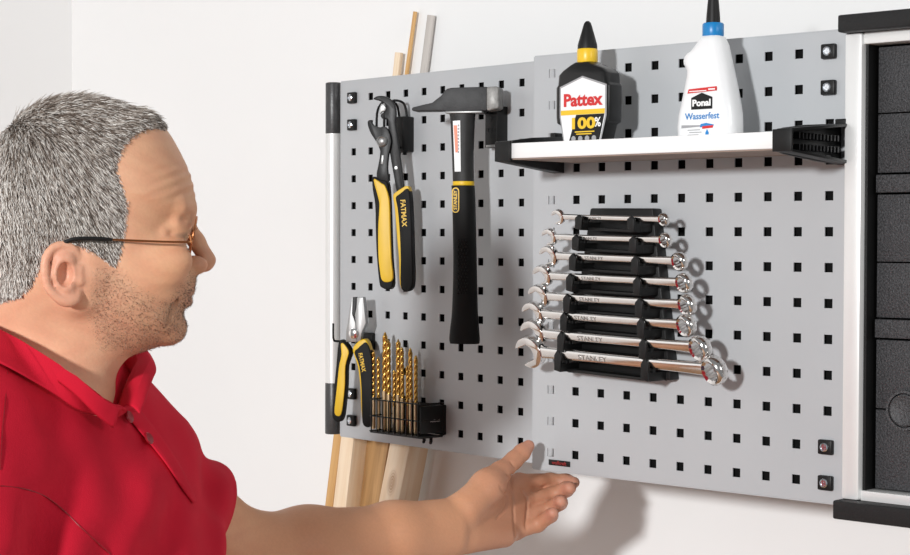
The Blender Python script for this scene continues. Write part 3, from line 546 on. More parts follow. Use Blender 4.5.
def surface_nets(F, lo, hi, h, C=32):
    lo = np.asarray(lo); n = np.ceil((np.asarray(hi)-lo)/h).astype(int); nc = -(-n//C); big = 1 << 20
    ax = lambda o, i0, m, st=1: o+h*(i0+st*np.arange(m))
    VK, VP, FQ = [], [], []
    key = lambda i, j, k: (i.astype(np.int64)*2048+j)*2048+k
    for ci in range(nc[0]):
        for cj in range(nc[1]):
            for ck in range(nc[2]):
                b = np.array((ci, cj, ck))*C
                g = F(ax(lo[0], b[0], 5, C//4)[:, None, None], ax(lo[1], b[1], 5, C//4)[None, :, None], ax(lo[2], b[2], 5, C//4)[None, None, :])
                if g.min() > h*C//4*0+h*C*.30 or g.max() < -h*C*.30: continue
                D = F(ax(lo[0], b[0]-1, C+2)[:, None, None], ax(lo[1], b[1]-1, C+2)[None, :, None], ax(lo[2], b[2]-1, C+2)[None, None, :])
                I = D < 0
                if I.all() or not I.any(): continue
                m = C+1
                # cells: corner (i,j,k) in 0..C
                cnt = np.zeros((m, m, m), np.int8); acc = np.zeros((m, m, m, 3)); num = np.zeros((m, m, m))
                for axis in range(3):
                    o1, o2 = [a for a in range(3) if a != axis]
                    for s1 in (0, 1):
                        for s2 in (0, 1):
                            st = [0, 0, 0]; st[o1] = s1; st[o2] = s2; en = list(st); en[axis] = 1
                            sl = tuple(slice(q, q+m) for q in st); sl2 = tuple(slice(q, q+m) for q in en)
                            A, B = D[sl], D[sl2]; x = (A < 0) != (B < 0)
                            t = np.where(x, A/np.where(x, A-B, 1), 0)
                            num += x; acc[..., axis] += t; acc[..., o1] += s1*x; acc[..., o2] += s2*x
                act = np.argwhere(num > 0)
                if len(act) == 0: continue
                p = acc[tuple(act.T)]/num[tuple(act.T)][:, None]
                gi = act+b-1+1
                VK.append(key(gi[:, 0], gi[:, 1], gi[:, 2])); VP.append(lo+h*(act+b-1+p))
                for axis in range(3):
                    o1, o2 = [(1, 2), (2, 0), (0, 1)][axis]
                    st = [1, 1, 1]; en = [1, 1, 1]; en[axis] = 2
                    A = D[tuple(slice(q, q+C) for q in st)]; B = D[tuple(slice(q, q+C) for q in en)]
                    for sgn in (0, 1):
                        e = np.argwhere((A < 0) & (B >= 0) if sgn == 0 else (A >= 0) & (B < 0))+1
                        if len(e) == 0: continue
                        def K(d1, d2):
                            q = e+b; q = q.copy(); q[:, o1] -= d1; q[:, o2] -= d2; return key(q[:, 0], q[:, 1], q[:, 2])
                        quad = [K(1, 1), K(0, 1), K(0, 0), K(1, 0)]
                        FQ.append(np.stack(quad if sgn == 0 else quad[::-1], 1))
    VK = np.concatenate(VK); VP = np.concatenate(VP); FQ = np.concatenate(FQ)
    u, idx = np.unique(VK, return_index=True); V = VP[idx]; Q = np.searchsorted(u, FQ)
    ok = np.all(Q < len(u), 1); Q = Q[ok]; ok = np.all(u[Q] == FQ[ok], 1)
    return V, Q[ok]
def npmesh(name, V, Q, m, parent, tone=None, keep_local=True):
    me = bpy.data.meshes.new(name); me.vertices.add(len(V)); me.vertices.foreach_set('co', np.asarray(V, np.float32).ravel())
    k = Q.shape[1]; me.loops.add(Q.size); me.polygons.add(len(Q)); me.loops.foreach_set('vertex_index', Q.astype(np.int32).ravel())
    me.polygons.foreach_set('loop_start', np.arange(0, Q.size, k, dtype=np.int32)); me.update(calc_edges=True); me.validate()
    me.materials.append(m)
    if tone is not None:
        a = me.color_attributes.new('tone', 'FLOAT_COLOR', 'POINT'); a.data.foreach_set('color', np.c_[tone, np.ones(len(tone))].astype(np.float32).ravel())
    me.shade_smooth()
    o = bpy.data.objects.new(name, me); COL.objects.link(o); o.parent = parent; return o
def inside(poly, x, z):
    r = np.zeros(np.shape(x), bool); n = len(poly)
    for i in range(n):
        (x1, z1), (x2, z2) = poly[i], poly[(i+1) % n]
        c = ((z1 > z) != (z2 > z)) & (x < (x2-x1)*(z-z1)/((z2-z1) or 1e-12)+x1); r ^= c
    return r
def polydist(poly, x, z):
    d = np.full(np.shape(x), 9.); n = len(poly)
    for i in range(n):
        (x1, z1), (x2, z2) = poly[i], poly[(i+1) % n]; dx, dz = x2-x1, z2-z1
        t = np.clip(((x-x1)*dx+(z-z1)*dz)/(dx*dx+dz*dz+1e-12), 0, 1); d = np.minimum(d, np.hypot(x-x1-t*dx, z-z1-t*dz))
    return np.where(inside(poly, x, z), d, -d)
man = thing('person', (HO.x-.05, HO.y+.02, 0), -HA, 'person in a red polo shirt and glasses reaching to the board with one hand', 'person')
MI = Matrix.Translation(HO) @ Matrix.Rotation(HA, 4, 'Z')     # local head frame -> world
def adopt(o, parent=man):
    o.parent = parent; bpy.context.view_layer.update(); o.matrix_world = MI; return o
# ---- head
prof = [hp(*p) for p in smooth_closed([(-16, 170), (-22, 205), (-18, 245), (-4, 285), (15, 312), (50, 330), (90, 342), (122, 350), (140, 352), (161, 345.5), (172, 341), (180, 335), (183.6, 327), (184.4, 318), (184.8, 311), (187, 307), (189.5, 303), (190.5, 299), (190.5, 296), (192.5, 292), (194.8, 286), (196, 279), (194, 271), (187, 261), (182.5, 250), (180.5, 240), (181.5, 231), (186, 225), (190.5, 219), (193.5, 211), (195, 198), (192, 181), (187, 166.5), (180, 152), (171, 136), (161, 123.5), (149, 112), (135, 104), (117, 97), (97, 92.3), (75, 90.5), (52, 94), (33, 101), (13, 115), (-3, 136)], 3)]
HS = lambda px_: px_*.00088
def head(X, Y, Z):
    d = polydist(prof, X+0*Z, Z+0*X)
    xf = np.clip((X+.02)/.11, 0, 1)                                  # 0 at the ear, 1 at the face
    Wz = np.interp(Z, [-.13, -.108, -.090, -.070, -.045, -.010, .03, .07, .115], [.030, .044, .052, .058, .064, .069, .0735, .077, .070])
    Wb = np.interp(Z, [-.12, -.08, -.03, .03, .08, .115], [.050, .060, .068, .078, .078, .070])
    W = Wb*(1-xf)+Wz*xf
    Rd = np.interp(Z, [-.12, -.08, -.03, .0, .05, .1], [.050, .055, .058, .068, .080, .075])
    t = np.minimum(d/Rd, 1); g = (np.abs(Y)/W)**2.15+np.sign(1-t)*np.abs(1-t)**2-1
    return np.clip(g, -1, 4)*W*.47
lo_h, hi_h = np.array((-.13, -.085, -.14)), np.array((.11, .085, .125))
def P3(x, y, lat): q = hp(x, y); return np.array((q[0], lat, q[1]))
ops = [('add', (head, lo_h, hi_h), 0)]
# neck and the frame under the clothes
nk0, nk1 = hj(55, 285, 1.595), hj(38, 400, 1.60)
ops.append(('add', capsule(nk0, nk1, .056, .060), .03))
ops.append(('add', capsule(hj(84, 335, 1.585), hj(62, 392, 1.59), .034, .034), .025))
# brow, sockets, eyes, cheek, nose, lips, chin
ops += [('mod', ((lambda X, Y, Z: .00050*np.sin((Z-.42*X)*2*math.pi/.0095)*np.clip((X-.030)/.03, 0, 1)*np.clip((Z-.012)/.008, 0, 1)*np.clip((.052-Z)/.01, 0, 1)), np.array((-1, -1, -1.)), np.array((1, 1, 1.))), 0),
 ('add', mirror(capsule(P3(186, 211, .008), P3(178, 209, .040), .0075, .0065)), .010),
 ('sub', mirror(ellipsoid(P3(188, 231, .034), (.019, .019, .0105))), .009),
 ('add', mirror(ellipsoid(P3(174.5, 232, .0315), (.0122, .0130, .0112))), .002),
 ('add', mirror(chain([P3(186, 226.5, .018), P3(183, 223.5, .030), P3(173, 225, .043), P3(162, 231, .0500)], [.0038, .0040, .0034, .0012], .006)), .008),
 ('add', mirror(chain([P3(182, 244, .020), P3(178, 246.5, .032), P3(168, 244, .046)], [.0030, .0034, .0024], .003)), .005),
 ('sub', mirror(chain([P3(183, 234, .021), P3(182.5, 235.5, .034), P3(174, 236, .045)], [.0006, .0009, .0005], .001)), .0015),
 ('sub', mirror(chain([P3(180, 252, .022), P3(172, 252, .042), P3(160, 248, .055)], [.0006, .0010, .0005], .002)), .004),
 ('add', mirror(ellipsoid(P3(163, 260, .046), (.024, .016, .018))), .014),
 ('add', capsule(P3(188, 226, 0), P3(196.5, 241, 0), .0068, .0066), .010),
 ('add', capsule(P3(196.5, 241, 0), P3(207.3, 260, 0), .0068, .0078), .006),
 ('add', mirror(ellipsoid(P3(194.5, 265, .0130), (.0112, .0064, .0086))), .0048),
 ('add', capsule(P3(190, 269, 0), P3(205, 266.5, 0), .0055, .0045), .006),
 ('sub', mirror(ellipsoid(P3(201.5, 271.5, .0075), (.0050, .0032, .0026))), .002),
 ('add', mirror(capsule(P3(189.5, 291, .003), P3(178, 298.5, .024), .0042, .0022)), .004),
 ('add', mirror(capsule(P3(187.2, 301.5, .003), P3(177, 302, .022), .0044, .0024)), .004),
 ('sub', mirror(chain([P3(193.8, 297.2, 0), P3(189, 298, .012), P3(175, 302.5, .029)], [.0008, .0010, .0008], .001)), .0016),
 ('sub', mirror(chain([P3(184, 260, .0205), P3(178, 285, .031), P3(171, 304, .037), P3(166, 322, .038)], [.0010, .0014, .0016, .0008], .002)), .005),
 ('sub', mirror(capsule(P3(188.5, 316, 0), P3(184, 316, .014), .003, .002)), .008),
 ('add', mirror(ellipsoid(P3(171.5, 329, .008), (.010, .014, .011))), .012)]
# ear
er = lambda x, y, l: P3(x, y, l)
helix = [er(80, 258, .0715), er(76, 249, .0745), er(66, 244.5, .0770), er(55.5, 247.5, .0790), er(49, 257, .0805), er(47.8, 270, .0805), er(50.5, 284, .0790), er(57, 292, .0770), er(64, 297, .0750), er(71, 298, .0730), er(76.5, 295, .0710), er(79, 288, .0690)]
ops += [('add', mirror(chain([er(86, 256, .0600), er(84, 275, .0590), er(80, 296, .0545)], [.0125, .0125, .0105], .004)), .016),
 ('add', mirror(chain([er(65, 259, .0695), er(64, 272, .0695), er(69, 293, .0690)], [.0130, .0130, .0085], .003)), .003),
 ('add', mirror(chain([np.array(p) for p in smooth_closed([tuple(q) for q in helix], 2, False)], list(np.interp(np.linspace(0, 11, 23), range(12), [.0028, .0030, .0033, .0034, .0035, .0035, .0035, .0038, .0046, .0050, .0045, .0032])), .002)), .002),
 ('add', mirror(chain([er(72, 254, .0770), er(63, 260, .0790), er(59, 271, .0790), er(61.5, 283, .0775), er(67.5, 287, .0765)], [.0020, .0024, .0025, .0025, .0030], .002)), .0025),
 ('sub', mirror(ellipsoid(er(67.5, 273, .0830), (.0072, .0120, .0112))), .0015),
 ('sub', mirror(chain([er(70, 249.5, .0830), er(59, 253, .0850), er(54.5, 262, .0860), er(54, 276, .0850)], [.0016, .0026, .0026, .0012], .002)), .002),
 ('add', mirror(capsule(er(80, 267, .0725), er(80.5, 279, .0720), .0042, .0044)), .003)]
# arms and hands
shL, elL, wrL = hj(84, 427, 1.69), hj(242, 557, 1.87), hj(447, 527.5, 2.03)
ops.append(('add', capsule(hj(40, 425, 1.60), shL, .060, .050), .03))
ops.append(('add', capsule(shL, elL, .050, .044), .03))
fm = elL+(wrL-elL)*.30; up = np.array((0, 0, 1.))
fm2 = elL+(wrL-elL)*.72
ops += [('add', capsule(elL, fm+up*.001, .043, .0410), .025), ('add', capsule(fm+up*.001, fm2, .0410, .0335), .02),
 ('add', capsule(fm2+up*.007, wrL+up*.0095, .0290, .0240), .02), ('add', capsule(fm2-up*.010, wrL-up*.0125, .0290, .0235), .02)]
J = hj
mcp = [J(519, 483, 2.135), J(524, 500, 2.130), J(521, 517, 2.122), J(515, 531, 2.110)]
wr4 = [J(462, 512, 2.045), J(462, 522, 2.045), J(460, 532, 2.045), J(458, 540, 2.045)]
for a, b_, r0, r1 in zip(wr4, mcp, (.017, .017, .017, .016), (.0125, .0125, .012, .0115)): ops.append(('add', capsule(a, b_, r0, r1), .012))
ops.append(('add', capsule(J(470, 536, 2.05), J(505, 536, 2.085), .016, .0125), .012))             # heel of the hand
ops.append(('add', chain([J(466, 507, 2.040), J(488, 486, 2.062), J(500, 472.5, 2.080)], [.020, .0190, .0130], .01), .010))   # ball of the thumb
ops.append(('add', chain([J(499, 474, 2.080), J(514, 460, 2.098), J(522, 452.5, 2.106), J(528.5, 446, 2.112)], [.0125, .0104, .0100, .0074], .004), .005))
fing = [[mcp[0], J(550, 480.5, 2.162), J(566, 481, 2.160), J(574, 482.5, 2.152)], [mcp[1], J(552, 495.5, 2.148), J(566, 489.5, 2.142), J(570, 488, 2.128)],
        [mcp[2], J(548, 510.5, 2.132), J(560, 502.5, 2.122), J(561, 501.5, 2.110)], [mcp[3], J(538, 524.5, 2.118), J(551, 515.5, 2.106), J(553, 513, 2.096)]]
for pts, r in zip(fing, ((.0112, .0090, .0084, .0070), (.0114, .0099, .0091, .0076), (.0111, .0096, .0088, .0073), (.0102, .0089, .0080, .0066))): ops.append(('add', chain(pts, r, .004), .0035))
BH = field(ops[-12:])
def skin_at(px_, py_):           # the skin under a point of the hand
    ys = np.linspace(1.95, 2.25, 151); p = np.array([hj(px_, py_, q) for q in ys]); v = np.array([BH(*[c.reshape(1, 1, 1) for c in q])[0, 0, 0] for q in p]); k_ = np.argmax(v < 0); return p[k_]
for line, r_ in (([(511, 474), (511, 489), (513, 505), (514, 522), (515, 538)], .0016), ([(521, 489), (527, 500), (526, 513), (526, 528)], .0015), ([(500, 487), (506, 496), (505, 508), (496, 518)], .0012), ([(536, 491), (546, 486)], .0011), ([(461, 514), (464, 524), (463, 534)], .0009), ([(505, 474), (511, 477)], .0012), ([(510, 462), (515, 467)], .0009)):
    P_ = [skin_at(*q) for q in smooth_closed(line, 3, False)]; ops.append(('sub', chain(P_, [r_*.5]+[r_]*(len(P_)-2)+[r_*.5], .001), .0028))
# the other arm, hanging in front of the body below the picture
shR, elR, wrR = hj(-45, 430, 1.50), hj(-55, 700, 1.36), hj(150, 760, 1.36)
ops += [('add', capsule(hj(30, 425, 1.58), shR, .055, .050), .03), ('add', capsule(shR, elR, .050, .043), .03), ('add', capsule(elR, wrR, .043, .029), .02)]
hd = (wrR-elR)/np.linalg.norm(wrR-elR); pl = wrR+hd*.085
ops.append(('add', capsule(wrR, pl, .024, .020), .012))
for i in range(4):
    a = pl+np.array((0, 0, .030-.020*i)); mid = a+hd*.035; ops.append(('add', chain([wrR+hd*.03, a, mid, mid+hd*.018+np.array((0, .018, -.004)), mid+hd*.012+np.array((0, .034, -.008))], [.014, .0105, .009, .0085, .007], .004), .003))
ops.append(('add', chain([wrR+hd*.01, wrR+hd*.035+np.array((0, .022, .034)), wrR+hd*.075+np.array((0, .034, .036)), wrR+hd*.095+np.array((0, .036, .032))], [.016, .012, .010, .008], .004), .006))
# trunk core that carries the limbs
Tf = np.array((math.cos(math.radians(25)), -math.sin(math.radians(25)), 0)); 
Twl = np.array((Vector(Tf).dot(HX), Vector(Tf).dot(HY), 0)); Tll = np.array((-Twl[1], Twl[0], 0))
CC = hl((-.402, 1.615, 1.40))
def wz(z): return z-HO.z
core = lambda z, f=0: np.array((CC[0], CC[1], wz(z)))+Twl*f
ops += [('add', capsule(core(1.40), core(1.0), .075, .09), .04)]
for s_ in (1, -1): ops.append(('add', capsule(core(1.0)+Tll*.09*s_, core(.90)+Tll*.09*s_, .07, .075), .03))
BF = field(ops)
V, Q = surface_nets(BF, (-.24, -.36, -.82), (.62, .66, .125), .0017)
# skin tone by place: hair bed, stubble, lips, ears
x, y, z = V.T; n_ = len(V); tone = np.array((.74, .40, .25))+np.clip((V[:, 0]-.0)/.06, 0, 1)[:, None]*np.array((-.08, -.06, -.055)); tone = tone*(1+.07*(np.sin(V[:, 0]*160+2*np.sin(V[:, 2]*130))*np.sin(V[:, 2]*210+V[:, 1]*90))[:, None]*np.array((.4, 1, 1)))  # shade painted into the face front, lit cheek kept lighter
jit = rng.random(n_)
PX = lambda pts: [hp(*p) for p in pts]
hairp = PX([(-60, 60), (150, 60), (166, 124), (163, 131), (152, 131), (141, 134), (131, 141), (123, 150), (117, 164), (116, 176), (121, 188), (125, 202), (126, 214), (124, 230), (122, 246), (118, 258), (114, 267), (108, 262), (98, 255), (90, 250), (80, 246), (68, 242), (56, 243), (46, 254), (42, 268), (34, 285), (22, 296), (-2, 303), (-60, 310)])
arm = (x > .10) & (z < -.14); low = z < -.24
armk = np.clip((x-.12)/.06, 0, 1)*np.clip((-.13-z)/.03, 0, 1)
tone = tone*(1-armk[:, None])+np.array((.64, .315, .175))*armk[:, None]  # arm painted lighter to offset the trunk's shadow on it
hk_ = np.clip((x-.40)/.06, 0, 1)*armk; tone = tone*(1-hk_[:, None])+np.array((.52, .245, .145))*hk_[:, None]  # hand painted darker to offset the key light on it
tipk = np.zeros(n_)
for p in [f_[-1] for f_ in fing]+[hj(528.5, 446, 2.112)]: tipk = np.maximum(tipk, np.clip(1.2-np.linalg.norm(V-p, axis=1)/.016, 0, 1))
tone = tone*(1-.6*tipk[:, None])+np.array((.62, .29, .22))*.6*tipk[:, None]
stub = PX([(116, 264), (98, 268), (94, 290), (92, 318), (102, 345), (128, 351), (150, 360), (175, 350), (192, 330), (196, 305), (200, 274), (190, 274), (182, 282), (174, 294), (160, 302), (140, 290), (126, 276)])
ks = np.clip(polydist(stub, x, z)/.012+.3, 0, 1)*(z > -.16)
sp = np.clip((jit-.42)*3, 0, 1)
tone = tone*(1-(ks*(.18+.16*sp))[:, None])+np.array((.17, .12, .09))*(ks*(.18+.16*sp))[:, None]
inh = inside(hairp, x, z) & ~((np.abs(y) > .0765) & (z < -.012))
tone[inh] = (.20, .17, .15)
vn = np.zeros_like(V); fn_ = np.cross(V[Q[:, 1]]-V[Q[:, 0]], V[Q[:, 3]]-V[Q[:, 0]])
for c_ in range(4): np.add.at(vn, Q[:, c_], fn_)
vn /= np.linalg.norm(vn, axis=1)[:, None]+1e-12
V = V-vn*(.0075*np.clip(polydist(hairp, x, z)/.025, 0, 1)*inh)[:, None]
lip = np.clip(1.3-np.minimum(np.hypot(x-hp(190, 290)[0], z-hp(190, 290)[1]), np.hypot(x-hp(189, 302)[0], z-hp(189, 302)[1]))/.0075, 0, 1)*(np.abs(y) < .024)
tone = tone*(1-.35*lip[:, None])+np.array((.46, .19, .145))*.35*lip[:, None]
q = hp(64, 272); ear = np.clip(1.6-np.hypot((x-q[0])/.017, (z-q[1])/.028), 0, 1)*(np.abs(y) > .068)
tone = tone*(1-.55*ear[:, None])+np.array((.60, .26, .18))*.55*ear[:, None]
q = hp(180, 235); ey = np.clip(1.6-np.hypot((x-q[0])/.0050, (z-q[1]+.0005)/.0020), 0, 1)*(np.abs(y) > .015)*(np.abs(y) < .05)
tone = tone*(1-.5*ey[:, None])+np.array((.10, .06, .045))*.5*ey[:, None]
nz = hp(208, 260); nk = np.clip(1.5-np.hypot(x-nz[0], z-nz[1])/.014, 0, 1); tone = tone*(1-.35*nk[:, None])+np.array((.60, .27, .19))*.35*nk[:, None]
tone *= (.97+.06*rng.random(n_))[:, None]
body = adopt(npmesh('body', V, Q, M['skin'], man, tone))
# ---- hair: short tapered strands rooted on the scalp
e1 = V[Q[:, 1]]-V[Q[:, 0]]; e2 = V[Q[:, 3]]-V[Q[:, 0]]; FN = np.cross(e1, e2); FA = np.linalg.norm(FN, axis=1); FN /= FA[:, None]+1e-12
fc = V[Q].mean(1); cand = np.where(inside(hairp, fc[:, 0], fc[:, 2]) & ~((np.abs(fc[:, 1]) > .0765) & (fc[:, 2] < -.012)))[0]
NS = 42000; pick = rng.choice(cand, NS, p=FA[cand]/FA[cand].sum())
root = fc[pick]+rng.normal(0, .0008, (NS, 3)); nrm = FN[pick]
if (nrm*(root-np.array((-.02, 0, .0)))).sum() < 0: nrm = -nrm
crown = np.array((-.075, 0, .075)); flow = root-crown; flow[:, 2] -= .055; flow[:, 0] += .035*np.exp(-((root-crown)**2).sum(1)/.0016); flow[:, 0] += np.clip((root[:, 2]-.05)/.06, 0, 1)*.05
top = np.clip((root[:, 2]-.03)/.07, 0, 1)
flow -= (flow*nrm).sum(1)[:, None]*nrm; flow /= np.linalg.norm(flow, axis=1)[:, None]+1e-9
flow += rng.normal(0, .15, (NS, 3)); ln = (.0085+.0035*top)*rng.uniform(.7, 1.2, NS)
edge = np.clip(polydist(hairp, root[:, 0], root[:, 2])/.018+.25, .25, 1); ln *= edge
side = np.cross(nrm, flow); side /= np.linalg.norm(side, axis=1)[:, None]+1e-9; wd = .00034
p0 = root-nrm*.0006; p1 = root+nrm*(ln*.20)[:, None]+flow*(ln*.45)[:, None]; p2 = root+nrm*(ln*.21)[:, None]+flow*(ln*1.0)[:, None]
VV = np.stack([p0-side*wd, p0+side*wd, p0+nrm*wd*1.6, p1-side*wd*.8, p1+side*wd*.8, p1+nrm*wd*1.3, p2-side*wd*.15, p2+side*wd*.15, p2+nrm*wd*.2], 1).reshape(-1, 3)
fb = np.array([(0, 1, 4, 3), (1, 2, 5, 4), (2, 0, 3, 5), (3, 4, 7, 6), (4, 5, 8, 7), (5, 3, 6, 8)]); QQ = (np.arange(NS)[:, None, None]*9+fb[None]).reshape(-1, 4)
gy = rng.random(NS); c_d, c_m, c_w = np.array((.16, .12, .095)), np.array((.42, .365, .32)), np.array((.82, .78, .73))
wgt = np.clip(.80-.50*top+rng.normal(0, .05, NS), 0, 1)
ct = np.where((gy < wgt*.55)[:, None], c_w, np.where((gy < wgt*.55+.40)[:, None], c_m, c_d))
adopt(npmesh('hair', VV, QQ, M['hair'], man, np.repeat(ct, 9, 0)))
# ---- stubble: very short dark hairs over the jaw
cand = np.where((polydist(stub, fc[:, 0], fc[:, 2]) > -.004) & (fc[:, 2] > -.16) & (np.abs(fc[:, 1]) < .0745))[0]
NB = 13000; pick = rng.choice(cand, NB, p=FA[cand]/FA[cand].sum()); root = fc[pick]+rng.normal(0, .0006, (NB, 3)); nb = FN[pick]*(-1 if (FN[cand]*fc[cand]).sum() < 0 else 1)
dn = np.tile((-.15, 0, -1.), (NB, 1)); dn -= (dn*nb).sum(1)[:, None]*nb; dn += rng.normal(0, .35, (NB, 3)); sd = np.cross(nb, dn); sd /= np.linalg.norm(sd, axis=1)[:, None]+1e-9
lb_ = rng.uniform(.0006, .0012, NB)*np.clip(polydist(stub, root[:, 0], root[:, 2])/.010+.45, .2, 1); tipv = root+(nb*.45+dn*.9)*lb_[:, None]
VV = np.stack([root-sd*.00017-nb*.0003, root+sd*.00017-nb*.0003, root+nb*.0003, tipv], 1).reshape(-1, 3)
QQ = (np.arange(NB)[:, None, None]*4+np.array([(0, 1, 3), (1, 2, 3), (2, 0, 3)])[None]).reshape(-1, 3)
cs = np.where((rng.random(NB) < .25)[:, None], np.array((.42, .36, .30)), np.array((.17, .11, .075)))
adopt(npmesh('beard_stubble', VV, QQ, M['hair'], man, np.repeat(cs, 4, 0)))
# ---- polo shirt
def torso(X, Y, Z):
    zz = Z+HO.z; a = np.interp(zz, [.86, 1.0, 1.15, 1.28, 1.36, 1.42, 1.455, 1.485, 1.51], [.190, .190, .198, .208, .205, .175, .120, .082, .070]); b_ = np.interp(zz, [.86, 1.0, 1.15, 1.28, 1.36, 1.42, 1.455, 1.485, 1.51], [.150, .155, .152, .142, .126, .106, .090, .075, .068])
    fo = np.interp(zz, [.86, 1.15, 1.30, 1.42, 1.50], [.018, .022, .022, .006, .004])
    dx, dy = X-CC[0], Y-CC[1]; t = dx*Twl[0]+dy*Twl[1]-fo; l = dx*Tll[0]+dy*Tll[1]
    g = (np.abs(l)/a)**2.3+(np.abs(t)/b_)**2.3-1
    return np.maximum(np.clip(g, -1, 4)*np.minimum(a, b_)*.42, np.maximum(zz-1.512, .865-zz))
sops = [('add', (torso, CC+np.array((-.3, -.3, wz(.86)-CC[2])), CC+np.array((.3, .3, wz(1.512)-CC[2]))), 0)]
sops.append(('add', capsule(core(1.435, .004)+Tll*.02, shL+np.array((0, 0, .004)), .056, .060), .04))
sops.append(('add', capsule(core(1.435, .004)-Tll*.02, shR+np.array((0, 0, .0)), .060, .066), .045))
cuL = shL+(elL-shL)*.655; cuR = shR+(elR-shR)*.66
sops += [('add', capsule(shL, cuL, .060, .0570), .045), ('add', capsule(shR, cuR, .064, .062), .022)]
def slab(p, n, up_):      # removes what lies beyond the cuff of a sleeve
    n = n/np.linalg.norm(n)
    def f(X, Y, Z):
        d = (X-p[0])*n[0]+(Y-p[1])*n[1]+(Z-p[2])*n[2]; r = np.sqrt((X-p[0])**2+(Y-p[1])**2+(Z-p[2])**2)
        return np.maximum(-d, r-.080)
    return f, p-.13, p+.13
for s0, c0, e0 in ((shL, cuL, elL), (shR, cuR, elR)):
    ax_ = (e0-s0)/np.linalg.norm(e0-s0)
    sops.append(('sub', slab(c0-ax_*.004, ax_, 1), .0015)); sops.append(('sub', capsule(c0-ax_*.025, c0+ax_*.08, .0470, .0530), .002))
sops.append(('sub', capsule(nk0, nk1+np.array((0, 0, .015)), .061, .065), .004))
sops.append(('sub', capsule(hj(100, 335, 1.585), hj(76, 376, 1.580), .040, .016), .010))
def folds(X, Y, Z):
    u = X*.80-Z*.55+Y*.15; v = X*.55+Z*.80
    w_ = .0042*np.sin(u*62+2.2*np.sin(v*17)+1.0)*np.clip((-.16-Z)/.08, 0, 1)+.0030*np.sin(u*118+3*np.sin(v*11+1))*np.clip((-.20-Z)/.06, 0, 1)
    w_ = w_*np.clip((Z+.62)/.25, .25, 1)
    return w_+.0012*np.sin(X*90+Z*40)*np.sin(Y*70-Z*30)
sops.append(('mod', (folds, np.array((-1, -1, -1.)), np.array((1, 1, 1.))), 0))
SV, SQ = surface_nets(field(sops), (-.36, -.34, wz(.85)), (.28, .36, wz(1.53)), .0028)
shirt = adopt(npmesh('polo_shirt', SV, SQ, M['shirt'], man))
from mathutils.bvhtree import BVHTree
bs = BVHTree.FromPolygons([tuple(lw(p)) for p in SV], [tuple(int(i) for i in q) for q in SQ])
def onshirt(px_, py_, off=.002, Yd=1.5):
    h_ = bs.ray_cast(Vector((0, 0, H)), ray(px_, py_).normalized())
    if h_[0] is None: return at(px_, py_, Yd)
    n = h_[1]; n = n if n.dot(ray(px_, py_)) < 0 else -n
    return h_[0]+n*off
def sheet(name, rows, m, parent, th, sub=1):
    b = MB(); b.loft([[tuple(p) for p in r] for r in rows], cap=False, closed=False); o = b.build(name, m, None)
    so = o.modifiers.new('solid', 'SOLIDIFY'); so.thickness = th; so.offset = 0
    if sub: sd = o.modifiers.new('smooth', 'SUBSURF'); sd.levels = sub; sd.render_levels = sub
    bpy.context.view_layer.update(); o.parent = parent; o.matrix_parent_inverse = parent.matrix_world.inverted(); return o
sm3 = lambda pts, n=4: [Vector(p) for p in smooth_closed([tuple(p) for p in pts], n, False)]
tp = sm3([at(-75, 305, 1.62), at(-40, 308, 1.555), at(0, 323, 1.520), at(37, 343.6, 1.512), at(73.5, 369, 1.517), at(98.8, 392, 1.530), at(118, 406, 1.548)])
bt = sm3([onshirt(-95, 350, .006, 1.62), onshirt(-60, 348, .006, 1.5), onshirt(-8, 366, .005, 1.49), onshirt(46, 395, .005, 1.48), onshirt(73, 412, .004, 1.485), onshirt(92, 418, .004, 1.49), onshirt(104, 421, .004, 1.50), onshirt(113, 420, .005, 1.52), onshirt(121, 414, .005, 1.545)])
md = [(a+b_)/2+((a+b_)/2-Vector((nkc.x, nkc.y, ((a+b_)/2).z))).normalized()*.007 for a, b_ in zip([tp[round(i*(len(tp)-1)/(len(bt)-1))] for i in range(len(bt))], bt) for nkc in (at(50, 370, 1.60),)]
inn = [a+(Vector((at(50, 370, 1.6).x, at(50, 370, 1.6).y, a.z))-a).normalized()*.004-Vector((0, 0, .022)) for a in tp]
tp = [tp[round(i*(len(tp)-1)/(len(bt)-1))] for i in range(len(bt))]; inn = [inn[round(i*(len(inn)-1)/(len(bt)-1))] for i in range(len(bt))]
sheet('collar', [inn, tp, md, bt], M['shirt'], shirt, .0028)
tp2 = sm3([at(119, 404, 1.575), at(124, 384, 1.600), at(131, 366, 1.625), at(136, 354, 1.650), at(118, 338, 1.675), at(60, 318, 1.690)])
bt2 = sm3([at(140, 416, 1.560), at(147, 398, 1.585), at(153, 380, 1.620), at(156, 368, 1.655), at(140, 350, 1.70), at(70, 330, 1.735)])
md2 = [(a+b_)/2+Vector((.004, 0, .004)) for a, b_ in zip(tp2, bt2)]
inn2 = [a+Vector((-.004, -.002, -.022)) for a in tp2]
sheet('collar', [inn2, tp2, md2, bt2], M['shirt'], shirt, .0028)
pL = [(121, 413), (136, 431), (152, 450), (166, 468), (179, 488), (191, 504)]; pR = [(138, 410), (152, 427), (165, 445), (177, 464), (187, 484), (194, 503)]
l_ = sm3([onshirt(*p, .0022) for p in pL], 3); r_ = sm3([onshirt(*p, .0022) for p in pR], 3)
sheet('placket', [l_, [(a+b_)/2 for a, b_ in zip(l_, r_)], r_], M['shirt'], shirt, .0030, 1)
